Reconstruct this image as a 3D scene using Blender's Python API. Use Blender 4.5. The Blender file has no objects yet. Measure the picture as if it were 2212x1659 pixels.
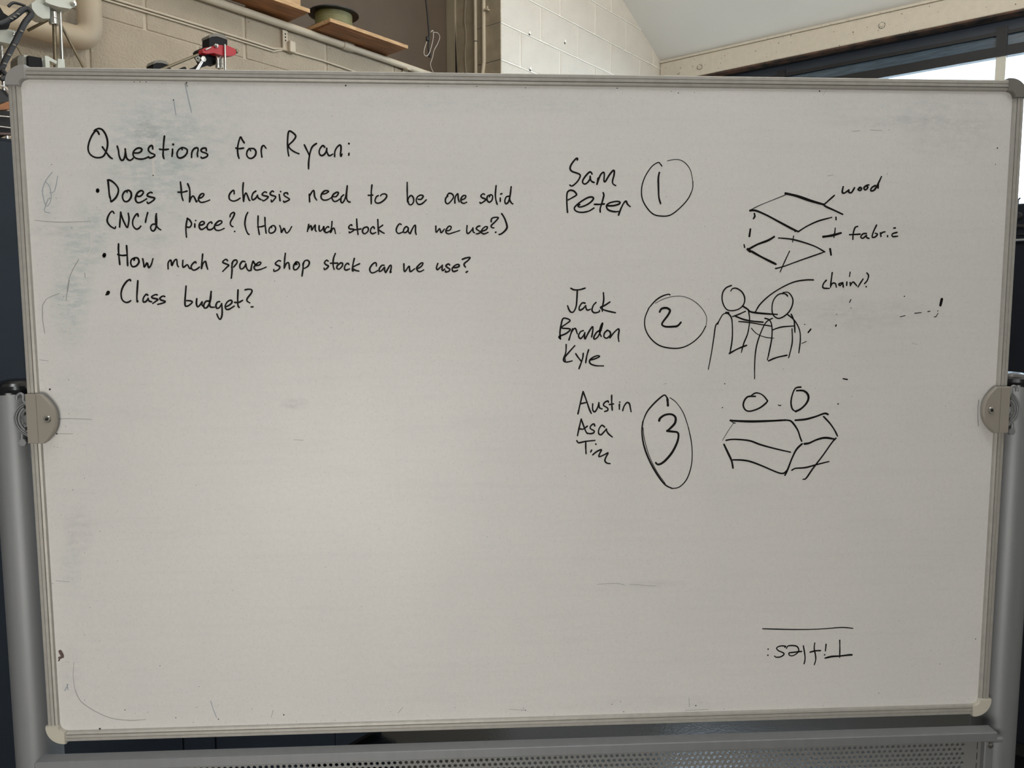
import bpy, math, random
from mathutils import Vector, Matrix
random.seed(7)
SC = bpy.context.scene
COL = SC.collection
PI = math.pi

# ------------------------------------------------------------------ camera
CAM = Vector((-0.10935, -1.38871, 1.54684))
YAW, PITCH, ROLL, FPX = 0.05087, 0.09443, -0.00251, 1643.84
PW, PH = 2212.0, 1659.0
_cy, _sy, _cp, _sp = math.cos(YAW), math.sin(YAW), math.cos(PITCH), math.sin(PITCH)
_f = Vector((_sy*_cp, _cy*_cp, -_sp)); _r = Vector((_cy, -_sy, 0)); _u = _r.cross(_f)
R_ = _r*math.cos(ROLL) + _u*math.sin(ROLL); U_ = _u*math.cos(ROLL) - _r*math.sin(ROLL)
cd = bpy.data.cameras.new('camera'); cam = bpy.data.objects.new('camera', cd); COL.objects.link(cam)
cd.sensor_width = 36; cd.lens = FPX*36/PW; cd.clip_start = 0.02; cd.clip_end = 200
M = Matrix.Identity(4)
for i in range(3):
    M[i][0], M[i][1], M[i][2], M[i][3] = R_[i], U_[i], -_f[i], CAM[i]
cam.matrix_world = M
SC.camera = cam

# ------------------------------------------------------------------ colour management, sky and lights
SC.view_settings.view_transform = 'Standard'; SC.view_settings.look = 'None'
SC.view_settings.exposure = 0.0; SC.view_settings.gamma = 1.0
SC.view_settings.use_curve_mapping = False
wd = bpy.data.worlds.new('overcast_sky'); SC.world = wd; wd.use_nodes = True
bg = wd.node_tree.nodes['Background']; bg.inputs[0].default_value = (0.78, 0.89, 1.0, 1); bg.inputs[1].default_value = 15.0

TH = 0.84955                      # the workshop is turned by this angle against the whiteboard
CT, ST = math.cos(TH), math.sin(TH)
def sn(s, n, z): return Vector((CT*s - ST*n, ST*s + CT*n, z))       # room axes -> world
def area(name, loc, target, sx, sy, power, col):
    l = bpy.data.lights.new(name, 'AREA'); l.shape = 'RECTANGLE'; l.size = sx; l.size_y = sy
    l.energy = power; l.color = col
    o = bpy.data.objects.new(name, l); COL.objects.link(o); o.location = loc
    o.rotation_euler = (Vector(target) - Vector(loc)).to_track_quat('-Z', 'Y').to_euler()
    return o
# unseen fill lights added for board, block wall, ceiling and upper edges; window band portal
area('added_board_fill', (-0.75, -2.7, 0.72), (-0.2, 0, 1.0), 1.3, 1.1, 39, (1.0, 0.955, 0.895))  # added fill, low and left, shaped to the board's falloff; no door is built
area('added_wall_fill', sn(1.9, -0.1, 4.1), sn(2.2, 1.9, 2.9), 2.4, 0.3, 12, (1.0, 0.955, 0.89))  # unseen lamp added to brighten the block wall behind the board
area('added_ceiling_fill', sn(1.2, -2.2, 3.2), sn(2.2, -0.4, 4.6), 2.4, 0.4, 85, (1.0, 0.965, 0.91))  # upward light added only to lift the ceiling tone
area('added_overhead_fill', (-0.4, -0.70, 4.0), (-0.1, -0.42, 0.7), 2.6, 0.35, 31, (0.95, 0.97, 1.0))  # overhead light added for rail tops and crossbar; the roof has no opening
wp = area('window_portal', sn(4.40, -1.02, 2.60), sn(0, -1.02, 2.60), 5.7, 0.92, 1, (1, 1, 1)); wp.data.cycles.is_portal = True

# ------------------------------------------------------------------ helpers
def ray(x, y): return _f*FPX + R_*(x-PW/2) - U_*(y-PH/2)
def onN(x, y, n):                       # photograph direction -> room point on the plane n
    v = ray(x, y); N = Vector((-ST, CT, 0)); t = (n - N.dot(CAM))/N.dot(v); p = CAM + v*t
    return (CT*p.x + ST*p.y, n, p.z)
def onY(x, y, Y):
    v = ray(x, y); t = (Y - CAM.y)/v.y; return CAM + v*t

class MB:
    def __init__(s): s.v = []; s.f = []; s.sm = []
    def add(s, vs, fs, smooth=False):
        b = len(s.v); s.v += [tuple(p) for p in vs]
        for f in fs: s.f.append([b+i for i in f]); s.sm.append(smooth)
        return s
    def box(s, a, b):
        x0, y0, z0 = [min(p, q) for p, q in zip(a, b)]; x1, y1, z1 = [max(p, q) for p, q in zip(a, b)]
        v = [(x0,y0,z0),(x1,y0,z0),(x1,y1,z0),(x0,y1,z0),(x0,y0,z1),(x1,y0,z1),(x1,y1,z1),(x0,y1,z1)]
        return s.add(v, [(0,3,2,1),(4,5,6,7),(0,1,5,4),(1,2,6,5),(2,3,7,6),(3,0,4,7)])
    def bbox(s, a, b, c=0.003):          # box with chamfered edges
        lo = [min(p, q) for p, q in zip(a, b)]; hi = [max(p, q) for p, q in zip(a, b)]
        c = min([c] + [(h-l)*0.45 for h, l in zip(hi, lo)])
        idx = {}; v = []
        for i in (0,1):
            for j in (0,1):
                for k in (0,1):
                    P = [(hi if t else lo)[q] for q, t in enumerate((i,j,k))]; sg = [-1 if t else 1 for t in (i,j,k)]
                    for ax in range(3):
                        Q = [P[q] + (0 if q == ax else sg[q]*c) for q in range(3)]
                        idx[(i,j,k,ax)] = len(v); v.append(Q)
        f = []
        for ax in range(3):
            o1, o2 = [q for q in range(3) if q != ax]
            for t in (0,1):
                q = []
                for (m, n) in ((0,0),(1,0),(1,1),(0,1)):
                    key = [0,0,0]; key[ax] = t; key[o1] = m; key[o2] = n; q.append(idx[(*key, ax)])
                f.append(q)
        for ax in range(3):              # edges along ax
            o1, o2 = [q for q in range(3) if q != ax]
            for m in (0,1):
                for n in (0,1):
                    A = [0,0,0]; A[o1] = m; A[o2] = n; B = A[:]; B[ax] = 1
                    f.append([idx[(*A, o1)], idx[(*B, o1)], idx[(*B, o2)], idx[(*A, o2)]])
        for i in (0,1):
            for j in (0,1):
                for k in (0,1): f.append([idx[(i,j,k,0)], idx[(i,j,k,1)], idx[(i,j,k,2)]])
        return s.add(v, f)
    def prism(s, pts, axis, a, b, smooth=False):      # closed 2-D outline swept along an axis
        def P(p, t):
            return (t, p[0], p[1]) if axis == 'x' else ((p[0], t, p[1]) if axis == 'y' else (p[0], p[1], t))
        n = len(pts); v = [P(p, a) for p in pts] + [P(p, b) for p in pts]
        s.add(v, [(i, (i+1) % n, n+(i+1) % n, n+i) for i in range(n)], smooth)
        s.add([P(p, a) for p in pts], [tuple(range(n))]); s.add([P(p, b) for p in pts], [tuple(range(n))[::-1]])
        return s
    def tube(s, path, r, seg=10, caps=True):
        path = [Vector(p) for p in path]; rings = []
        rr = r if isinstance(r, (list, tuple)) else [r]*len(path)
        prev = None
        for i, p in enumerate(path):
            d = (path[min(i+1, len(path)-1)] - path[max(i-1, 0)]).normalized()
            if prev is None:
                a = Vector((0,0,1)) if abs(d.z) < 0.9 else Vector((1,0,0)); x = d.cross(a).normalized()
            else: x = (prev - d*prev.dot(d)).normalized()
            prev = x; y = d.cross(x)
            rings.append([p + (x*math.cos(2*PI*k/seg) + y*math.sin(2*PI*k/seg))*rr[i] for k in range(seg)])
        v = [q for g in rings for q in g]
        f = [(i*seg+k, i*seg+(k+1) % seg, (i+1)*seg+(k+1) % seg, (i+1)*seg+k) for i in range(len(path)-1) for k in range(seg)]
        s.add(v, f, True)
        if caps: s.add(rings[0], [tuple(range(seg))[::-1]]); s.add(rings[-1], [tuple(range(seg))])
        return s
    def lathe(s, prof, c, axis='z', seg=32, sy=1.0):  # prof = [(radius, height)]
        v = []
        for (r, h) in prof:
            for k in range(seg):
                a = 2*PI*k/seg; x, y = r*math.cos(a), r*math.sin(a)*sy
                p = (x, y, h) if axis == 'z' else ((h, x, y) if axis == 'x' else (x, h, y))
                v.append((c[0]+p[0], c[1]+p[1], c[2]+p[2]))
        for i in range(len(prof)-1):
            q = v[i*seg:(i+2)*seg]
            s.add(q, [(k, (k+1) % seg, seg+(k+1) % seg, seg+k) for k in range(seg)], True)
        if prof[0][0] > 1e-5: s.add(v[:seg], [tuple(range(seg))[::-1]])
        if prof[-1][0] > 1e-5: s.add(v[-seg:], [tuple(range(seg))])
        return s
    def build(s, name, mat, parent=None, base=(0,0,0), room=False):
        me = bpy.data.meshes.new(name)
        me.from_pydata([(p[0]-base[0], p[1]-base[1], p[2]-base[2]) for p in s.v], [], s.f)
        me.polygons.foreach_set('use_smooth', s.sm); me.materials.append(mat); me.validate(); me.update()
        o = bpy.data.objects.new(name, me); COL.objects.link(o)
        if parent is not None: o.parent = parent
        else:
            o.location = sn(*base) if room else base
            if room: o.rotation_euler = (0, 0, TH)
        return o
def tag(o, label=None, cat=None, group=None, kind=None):
    for k, v in (('label', label), ('category', cat), ('group', group), ('kind', kind)):
        if v: o[k] = v
    return o
def thing(name, base, label, cat, group=None, room=True):
    o = bpy.data.objects.new(name, None); COL.objects.link(o); o.empty_display_size = 0.05
    o.location = sn(*base) if room else base
    if room: o.rotation_euler = (0, 0, TH)
    return tag(o, label, cat, group)

# ------------------------------------------------------------------ materials
def lin(c): return tuple((v/12.92 if v <= 0.04045 else ((v+0.055)/1.055)**2.4) for v in [x/255 for x in c]) + (1,)
def mat(name, rgb, rough=0.6, metal=0.0, nscale=0, namt=0.0, bscale=0, bamt=0.0, col2=None, emis=None, spec=None, coat=0, stretch=None, dist=0.002, speck=None):
    m = bpy.data.materials.new(name); m.use_nodes = True; nt = m.node_tree; N = nt.nodes; L = nt.links
    b = N['Principled BSDF']; b.inputs['Base Color'].default_value = lin(rgb); b.inputs['Roughness'].default_value = rough
    b.inputs['Metallic'].default_value = metal
    if spec is not None: b.inputs['Specular IOR Level'].default_value = spec
    if coat: b.inputs['Coat Weight'].default_value = coat; b.inputs['Coat Roughness'].default_value = 0.15
    tc = N.new('ShaderNodeTexCoord'); mp = N.new('ShaderNodeMapping'); L.new(tc.outputs['Object'], mp.inputs[0])
    if stretch: mp.inputs['Scale'].default_value = stretch
    if nscale:
        n = N.new('ShaderNodeTexNoise'); n.inputs['Scale'].default_value = nscale; n.inputs['Detail'].default_value = 6
        L.new(mp.outputs[0], n.inputs[0]); r = N.new('ShaderNodeValToRGB'); L.new(n.outputs['Fac'], r.inputs[0])
        c = lin(rgb); c2 = lin(col2) if col2 else tuple(x*(1-namt) for x in c[:3]) + (1,)
        r.color_ramp.elements[0].position = 0.35; r.color_ramp.elements[1].position = 0.65
        r.color_ramp.elements[0].color = c2; r.color_ramp.elements[1].color = c
        L.new(r.outputs[0], b.inputs['Base Color'])
    if speck:
        n = N.new('ShaderNodeTexNoise'); n.inputs['Scale'].default_value = speck[0]; n.inputs['Detail'].default_value = 3; L.new(mp.outputs[0], n.inputs[0])
        mr = N.new('ShaderNodeMapRange'); mr.inputs[1].default_value = speck[1]; mr.inputs[2].default_value = speck[1]+0.03; L.new(n.outputs['Fac'], mr.inputs[0])
        mx = N.new('ShaderNodeMix'); mx.data_type = 'RGBA'; L.new(mr.outputs[0], mx.inputs[0]); mx.inputs[7].default_value = lin(speck[2])
        if nscale: L.new(r.outputs[0], mx.inputs[6])
        else: mx.inputs[6].default_value = lin(rgb)
        L.new(mx.outputs[2], b.inputs['Base Color'])
    if bscale:
        n = N.new('ShaderNodeTexNoise'); n.inputs['Scale'].default_value = bscale; n.inputs['Detail'].default_value = 4
        L.new(mp.outputs[0], n.inputs[0]); bp = N.new('ShaderNodeBump'); bp.inputs['Strength'].default_value = bamt
        bp.inputs['Distance'].default_value = dist; L.new(n.outputs['Fac'], bp.inputs['Height']); L.new(bp.outputs[0], b.inputs['Normal'])
    if emis: b.inputs['Emission Color'].default_value = lin(rgb); b.inputs['Emission Strength'].default_value = emis
    return m
m_block_cream = mat('cream_block_paint', (168,155,134), 0.7, nscale=9, namt=0.10, bscale=110, bamt=0.9, dist=0.005, speck=(85,0.71,(96,84,66)))
m_block_white = mat('white_block_paint', (216,209,197), 0.65, nscale=9, namt=0.05, bscale=120, bamt=0.9, dist=0.005, speck=(95,0.73,(150,146,136)))
m_mortar_cream = mat('cream_mortar', (178,166,146), 0.75)
m_mortar_white = mat('white_mortar', (250,247,240), 0.7)
m_brown = mat('brown_board', (92,79,65), 0.8, nscale=5, namt=0.12)
m_jamb = mat('shaded_jamb_plaster', (160,147,124), 0.8, nscale=14, namt=0.2, bscale=40, bamt=0.5)  # shade on the jamb is put into this base colour
m_trimwood = mat('painted_trim', (160,149,127), 0.7, nscale=20, namt=0.15, stretch=(1,1,0.1))
m_pipe = mat('cream_pipe_paint', (196,184,162), 0.5, nscale=12, namt=0.1)
m_pipe2 = mat('ochre_pipe_paint', (176,160,135), 0.5, nscale=6, namt=0.15)
m_ceiling = mat('ceiling_paint', (234,232,226), 0.85, nscale=2, namt=0.03)
m_beam = mat('cream_beam_paint', (206,197,180), 0.6, nscale=26, namt=0.06, bscale=60, bamt=0.3, speck=(60,0.69,(110,88,70)))
m_rust = mat('rusty_steel', (94,66,50), 0.8, nscale=14, col2=(28,26,24))
m_black = mat('black_window_frame', (16,18,20), 0.45)
m_navy = mat('dark_blue_panel', (38,46,58), 0.4, nscale=6, namt=0.2)
m_transom = mat('tinted_transom_glass', (70,88,102), 0.2, nscale=8, namt=0.35, stretch=(1,1,8))
m_mullion = mat('pale_grey_mullion', (196,194,182), 0.6)
m_floor = mat('dark_floor_paint', (18,20,23), 0.20, nscale=3, namt=0.25, bscale=90, bamt=0.25)
m_wallplain = mat('plain_wall_paint', (205,200,188), 0.8, nscale=4, namt=0.06)
m_cab = mat('blue_grey_cabinet_steel', (38,45,54), 0.6, nscale=3, namt=0.12, spec=0.25)
m_cab_dark = mat('black_plinth', (14,14,15), 0.7)
m_machine = mat('black_machine_paint', (12,19,28), 0.7, nscale=4, namt=0.2, spec=0.25)
m_alu = mat('satin_aluminium', (140,142,144), 0.55, 0.45, nscale=60, namt=0.06, stretch=(1,1,0.03))
m_rail = mat('rail_aluminium', (176,173,166), 0.5, 0.3, nscale=90, namt=0.1)
m_rail_dark = mat('dark_groove_tone', (104,99,94), 0.7, nscale=40, namt=0.25)  # darker tone for grooves, plate crease and bolt rings
m_cap_grey = mat('grey_plastic_cap', (150,148,145), 0.55)
m_cap_dark = mat('dark_grey_plastic_cap', (112,109,104), 0.55)
m_cap_beige = mat('beige_plastic_cap', (194,190,176), 0.5)
m_plate = mat('beige_grey_plastic_plate', (148,142,132), 0.5)
m_blackcap = mat('glossy_black_plastic', (16,17,22), 0.22)
m_steel = mat('bright_steel', (190,188,182), 0.25, 0.9)
m_thread = mat('threaded_steel', (122,112,92), 0.4, 0.8, bscale=300, bamt=0.5)
m_ink = mat('black_marker_ink', (14,11,10), 0.55, spec=0.2)
m_inkthin = mat('thin_marker_ink', (58,54,48), 0.6, spec=0.2)
m_ghost = mat('grey_ghost_ink', (156,154,151), 0.6)
m_ghostblue = mat('blue_ghost_ink', (156,164,171), 0.6)
m_wipe = mat('wiped_clean_streak', (214,211,206), 0.5)
m_brownmark = mat('brown_scuff', (96,78,72), 0.7)
m_perf = mat('grey_perforated_steel', (140,140,138), 0.5, 0.3)
m_wood = mat('orange_plywood', (170,112,66), 0.6, nscale=7, col2=(126,82,50), stretch=(1,6,6))
m_woodedge = mat('pale_plywood_edge', (206,172,128), 0.65, nscale=20, col2=(160,122,80), stretch=(1,6,20))
m_woodlight = mat('pale_wood', (198,166,124), 0.65, nscale=8, col2=(170,138,100), stretch=(1,5,5))
m_blackpl = mat('black_spool_plastic', (22,24,27), 0.4)
m_filament = mat('olive_filament', (128,124,78), 0.35, nscale=8, col2=(92,90,54), stretch=(1,1,60), bscale=240, bamt=0.3)
m_whitepl = mat('offwhite_printed_plastic', (190,192,180), 0.5)
m_red = mat('red_printed_plastic', (168,14,32), 0.42)
m_motor = mat('black_motor', (12,13,17), 0.55, spec=0.2)
m_greycap = mat('grey_motor_endcap', (110,106,96), 0.5)
m_cable = mat('black_cable_sleeve', (20,20,22), 0.5)
m_whitecable = mat('white_cable', (190,182,172), 0.5)
m_outside = mat('pale_outdoor_cladding', (235,240,242), 0.7, nscale=3, namt=0.06)
m_outground = mat('pale_concrete_yard', (205,205,200), 0.9)
m_outgrey = mat('grey_outdoor_gutter', (150,160,166), 0.6)
def glass(name):
    m = bpy.data.materials.new(name); m.use_nodes = True; nt = m.node_tree; nt.nodes.clear()
    o = nt.nodes.new('ShaderNodeOutputMaterial'); a = nt.nodes.new('ShaderNodeBsdfTransparent'); g = nt.nodes.new('ShaderNodeBsdfGlossy')
    g.inputs['Roughness'].default_value = 0.02; mx = nt.nodes.new('ShaderNodeMixShader'); mx.inputs[0].default_value = 0.06
    a.inputs[0].default_value = (0.93, 0.97, 1.0, 1)
    nt.links.new(a.outputs[0], mx.inputs[1]); nt.links.new(g.outputs[0], mx.inputs[2]); nt.links.new(mx.outputs[0], o.inputs[0]); return m
m_glass = glass('window_glass')

# whiteboard enamel: wiped ink haze with shapes of its own, fine specks
def board_material():
    m = bpy.data.materials.new('whiteboard_enamel'); m.use_nodes = True; nt = m.node_tree; N = nt.nodes; L = nt.links
    b = N['Principled BSDF']; b.inputs['Roughness'].default_value = 0.38; b.inputs['Specular IOR Level'].default_value = 0.35
    tc = N.new('ShaderNodeTexCoord')
    def noise(sc, det=5, st=None, rough=0.6):
        n = N.new('ShaderNodeTexNoise'); n.inputs['Scale'].default_value = sc; n.inputs['Detail'].default_value = det; n.inputs['Roughness'].default_value = rough
        mp = N.new('ShaderNodeMapping'); L.new(tc.outputs['Object'], mp.inputs[0]); L.new(mp.outputs[0], n.inputs[0])
        if st: mp.inputs['Scale'].default_value = st
        return n.outputs['Fac']
    def mth(op, a, c, clamp=False):
        q = N.new('ShaderNodeMath'); q.operation = op; q.use_clamp = clamp
        for i, x in enumerate((a, c)):
            if isinstance(x, (int, float)): q.inputs[i].default_value = x
            else: L.new(x, q.inputs[i])
        return q.outputs[0]
    def ramp(x, a, c):
        q = N.new('ShaderNodeMapRange'); q.inputs[1].default_value = a; q.inputs[2].default_value = c; L.new(x, q.inputs[0]); return q.outputs[0]
    base = (0.715, 0.702, 0.678, 1)
    cur = None
    def mixin(prev, fac, col):
        x = N.new('ShaderNodeMix'); x.data_type = 'RGBA'; L.new(fac, x.inputs[0])
        if prev is None: x.inputs[6].default_value = base
        else: L.new(prev, x.inputs[6])
        x.inputs[7].default_value = col; return x.outputs[2]
    specks = mth('MULTIPLY', ramp(noise(260, 2), 0.58, 0.76), 0.28)
    grain = mth('MULTIPLY', ramp(noise(110, 3), 0.35, 0.7), 0.10)
    cur = mixin(cur, grain, (0.42, 0.42, 0.42, 1))
    cur = mixin(cur, specks, (0.30, 0.29, 0.29, 1))
    blot = mth('MULTIPLY', ramp(noise(5, 6), 0.45, 0.8), 0.16)
    cur = mixin(cur, blot, (0.50, 0.52, 0.52, 1))
    streak = mth('MULTIPLY', ramp(noise(7, 6, (0.5, 1, 9)), 0.5, 0.8), 0.14)
    cur = mixin(cur, streak, (0.46, 0.46, 0.46, 1))
    fine = ramp(noise(60, 5, (0.6, 1, 1.6), 0.75), 0.38, 0.72)
    bl = (0.36, 0.45, 0.45, 1); gr = (0.30, 0.31, 0.32, 1)
    sm = [(320,310,110,80,.75,bl),(318,285,30,26,.8,gr),(345,380,140,55,.65,bl),(430,310,120,50,.5,bl),(395,230,190,60,.4,bl),(300,440,130,40,.4,bl),
          (290,480,110,40,.45,bl),(190,525,46,75,.8,bl),(160,570,40,80,.6,bl),(150,690,36,75,.75,bl),(160,630,46,40,.5,bl),(160,860,46,70,.35,bl),
          (105,430,26,50,.5,bl),(120,500,60,12,.45,gr),(170,1150,30,60,.4,gr),(330,560,20,60,.4,gr),(1080,225,330,22,.35,bl),(1900,235,160,36,.25,bl),
          (1960,265,190,16,.3,gr),(1850,680,160,40,.35,gr),(2050,270,110,80,.30,gr),(1400,1262,90,9,.3,gr),(640,872,30,14,.5,gr),
          (155,1230,22,60,.45,bl),(150,1440,30,60,.25,gr),(1400,1520,260,20,.2,gr),(330,520,70,16,.4,bl)]
    sx = N.new('ShaderNodeSeparateXYZ'); L.new(tc.outputs['Object'], sx.inputs[0])
    wob = noise(9, 3)
    for (px, py, rx, ry, st, c) in sm:
        p = onY(px, py, 0.0); k = 1.42/FPX
        dx = mth('MULTIPLY', mth('SUBTRACT', sx.outputs[0], p.x), 1/(rx*k)); dz = mth('MULTIPLY', mth('SUBTRACT', sx.outputs[2], p.z-1.36), 1/(ry*k))
        d = mth('ADD', mth('ADD', mth('MULTIPLY', dx, dx), mth('MULTIPLY', dz, dz)), mth('MULTIPLY', mth('SUBTRACT', wob, 0.5), 1.6))
        fac = mth('MULTIPLY', mth('MULTIPLY', ramp(d, 1.3, 0.1), fine, True), st*0.8)
        cur = mixin(cur, fac, c)
    L.new(cur, b.inputs['Base Color'])
    return m
m_board = board_material()

# ================================================================== THE ROOM
ZO = 1.36
WN = 1.995            # front face of the block wall
def S_(z): return z + ZO
SL, SJ, SCN = -5.5, 2.363, 4.281      # far left end, opening jamb, corner with the window wall
LEDGE = S_(1.404)
tag(MB().box((-9, -9, -0.12), (12, 9, 0)).build('floor', m_floor, room=True), kind='structure')
# block wall: backing with recessed joints, blocks as pieces
wl = MB()
wl.box((SL, WN+0.005, 0), (SJ-0.004, WN+0.41, LEDGE-0.004))
wl.box((SJ+0.004, WN+0.005, 0), (SCN+0.3, WN+0.41, S_(3.0)))
wl.box((SL, WN+0.005, S_(2.35)), (SJ+0.01, WN+0.41, S_(5.6)))
wall = tag(wl.build('wall_left', m_mortar_white, room=True), kind='structure')
bx = MB().box((SL, WN+0.0035, 0), (SJ-0.004, WN+0.02, LEDGE-0.005)).build('mortar_face', m_mortar_cream, wall)
_cache = {}
def block(s0, s1, z0, z1, mt, ch=0.004):
    k = (round(s1-s0, 4), round(z1-z0, 4), mt.name)
    if k not in _cache:
        o = MB().bbox((0, 0, 0), (s1-s0, 0.19, z1-z0), ch).build('concrete_block', mt, wall); _cache[k] = o.data
    else:
        o = bpy.data.objects.new('concrete_block', _cache[k]); COL.objects.link(o); o.parent = wall
    o.location = (s0, WN + random.uniform(-0.0006, 0.0006), z0)
RH = 0.203
for r in range(-9, 5):                                   # white part, right of the opening
    z0 = S_(1.617 + RH*r); off = 2.545 if r % 2 == 0 else 2.545+0.203
    ss = [off + 0.406*k for k in range(-2, 6)]
    for a, c in zip(ss[:-1], ss[1:]):
        a2, c2 = max(a+0.0035, SJ), min(c-0.0035, SCN)
        if c2-a2 < 0.03: continue
        if z0 > S_(2.078 + 0.476*(SCN-a2)) + 0.02: continue
        block(a2, c2, z0+0.005, z0+RH-0.005, m_block_white)
for r in range(-8, -1):                                  # cream part under the ledge
    z0 = S_(1.617 + RH*r); off = 0.313 if r % 2 == 0 else 0.313+0.203
    z1 = min(z0+RH-0.001, LEDGE)
    for k in range(-5, 7):
        a, c = off+0.406*k, off+0.406*(k+1)
        a2, c2 = a+0.005, min(c-0.005, SJ-0.004)
        if c2-a2 < 0.03: continue
        block(a2, c2, z0+0.001, z1, m_block_cream)
for r in range(-8, 5):
    z0 = S_(1.617 + RH*r)
    MB().prism([(WN+0.006, z0-0.0060), (WN-0.0042, z0-0.0046), (WN-0.0036, z0-0.0030), (WN+0.0055, z0+0.0065)], 'x', SJ, min(SCN, SCN - max(0, (z0-S_(2.078))/0.476))).build('mortar_bead', m_mortar_white, wall)
for (x, y) in ((1143.5, 75), (1220, 93), (1145, 152)):
    p = onN(x, y, WN)
    MB().lathe([(0.0075, -0.0006), (0.006, -0.0012), (0.0001, -0.0012)], p, 'y', 12).build('anchor_hole', m_cab_dark, wall)
    MB().lathe([(0.0085, -0.0002), (0.0085, -0.003), (0.0001, -0.004)], (p[0]+0.003, WN, p[2]+0.012), 'y', 10).build('filler_blob', m_mortar_white, wall)
# sill of the niche, back of the niche, jamb
o = MB().bbox((SL, WN-0.004, LEDGE-0.02), (SJ-0.002, WN+0.41, LEDGE+0.003), 0.004).build('trim_1', m_block_cream, room=True); tag(o, kind='structure')
tag(MB().box((SL, WN+0.415, S_(1.2)), (SJ+0.02, WN+0.5, S_(2.6))).build('wall_niche_back', m_brown, room=True), kind='structure')
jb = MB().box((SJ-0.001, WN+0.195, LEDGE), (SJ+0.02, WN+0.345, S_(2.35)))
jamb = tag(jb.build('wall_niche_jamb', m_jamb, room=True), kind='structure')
MB().bbox((SJ-0.012, 2.337, LEDGE), (SJ+0.01, 2.41, S_(2.35)), 0.003).build('trim_board', m_trimwood, jamb)
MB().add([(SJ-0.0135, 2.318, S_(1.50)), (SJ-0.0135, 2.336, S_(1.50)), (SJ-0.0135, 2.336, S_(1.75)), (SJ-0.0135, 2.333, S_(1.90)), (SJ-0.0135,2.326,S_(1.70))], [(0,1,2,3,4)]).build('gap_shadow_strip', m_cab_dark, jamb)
MB().tube([(SJ-0.004, 2.262+0.006*math.sin(i*1.7), LEDGE+i*0.06) for i in range(16)], 0.004, 6).build('plaster_seam', m_trimwood, jamb)
for r in range(-2, 5):
    z0 = max(S_(1.617 + RH*r)+0.002, LEDGE+0.004); z1 = S_(1.617 + RH*(r+1))-0.002
    MB().bbox((SJ-0.004, WN+0.0015, z0), (SJ-0.0002, WN+0.193, min(z1, S_(2.35))), 0.001).build('concrete_block', m_jamb, jamb)  # thin skin over the white block ends, its darker colour carries the shade
cb = MB()
for i in range(7):
    a = random.uniform(0, 6.28); cb.tube([(SJ-0.01, 2.29+0.03*math.cos(a), LEDGE+0.05+0.012*i), (SJ-0.02, 2.31, LEDGE+0.09+0.01*i), (SJ-0.012, 2.29-0.02*math.sin(a), LEDGE+0.13+0.01*i)], 0.004, 6)
cb.build('wire_stub', m_whitecable, jamb)
tag(jamb, kind='structure')
# ceiling: rises from the window wall, comes down again behind
cz = S_(2.078); rid = 0.3
cv = [(SCN+0.5, cz-0.238), (rid, cz+0.476*(SCN-rid)), (SL-0.2, cz+0.476*(SCN-rid)-0.476*(rid-SL+0.2)*0.7)]
pr = [cv[0], cv[1], cv[2], (cv[2][0], cv[2][1]+0.15), (cv[1][0], cv[1][1]+0.15), (cv[0][0], cv[0][1]+0.15)]
c_ = MB(); nn = len(pr)
for (q0, q1) in ((0, 1), (1, 2)):
    A, B = pr[q0], pr[q1]
    c_.add([(A[0], -6, A[1]), (B[0], -6, B[1]), (B[0], 2.5, B[1]), (A[0], 2.5, A[1]), (A[0], -6, A[1]+.15), (B[0], -6, B[1]+.15), (B[0], 2.5, B[1]+.15), (A[0], 2.5, A[1]+.15)],
           [(0,1,2,3),(7,6,5,4),(0,4,5,1),(3,2,6,7),(0,3,7,4),(1,5,6,2)])
tag(c_.build('ceiling', m_ceiling, room=True), kind='structure')
# other walls, behind the photographer
tag(MB().box((SL-0.2, -4.2, 0), (SCN+0.2, -4.0, S_(5.2))).build('wall_back', m_wallplain, room=True), kind='structure')
tag(MB().box((SL-0.2, -4.2, 0), (SL, 2.5, S_(5.2))).build('wall_far_left', m_wallplain, room=True), kind='structure')
# window wall: low wall, piers, the header stack, glass band
wr = MB(); wr.box((SCN, -4.2, 0), (SCN+0.2, WN+0.05, S_(0.79))); wr.box((SCN+0.06, 1.86, S_(0.79)), (SCN+0.2, WN+0.05, S_(1.96)))
wr.box((SCN+0.06, -4.2, S_(0.79)), (SCN+0.2, -3.9, S_(1.96)))
wr.box((SCN+0.001, -4.2, S_(1.93)), (SCN+0.3, WN+0.05, S_(2.078)))
tag(wr.build('wall_right', m_wallplain, room=True), kind='structure')
FX = SCN+0.079
wn = MB().box((FX, -3.9, S_(1.69)), (FX+0.05, 1.86, S_(1.75))); wn.box((FX, -3.9, S_(1.814)), (FX+0.05, 1.86, S_(1.836)))
wn.box((FX-0.012, -3.9, S_(1.893)), (FX+0.05, 1.86, S_(1.94))); wn.box((FX, 1.80, S_(0.79)), (FX+0.05, 1.86, S_(1.93))); wn.box((FX-0.02, -3.9, S_(0.775)), (FX+0.05, 1.86, S_(0.80)))
win = tag(wn.build('window_1', m_black, room=True), kind='structure')
MB().box((FX+0.008, -3.9, S_(1.836)), (FX+0.045, 1.80, S_(1.893))).build('header_panel', m_navy, win)
MB().box((FX+0.018, -3.9, S_(1.75)), (FX+0.026, 1.80, S_(1.814))).build('transom_pane', m_transom, win)
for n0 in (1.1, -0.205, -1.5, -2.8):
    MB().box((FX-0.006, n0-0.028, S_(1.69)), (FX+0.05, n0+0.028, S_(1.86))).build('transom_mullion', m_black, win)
    MB().box((FX+0.002, n0-0.026, S_(0.79)), (FX+0.046, n0+0.026, S_(1.69))).build('mullion', m_mullion, win)  # lower length paler grey than the black piece above
ns = [1.80, 1.1, -0.205, -1.5, -2.8, -3.9]
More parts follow.
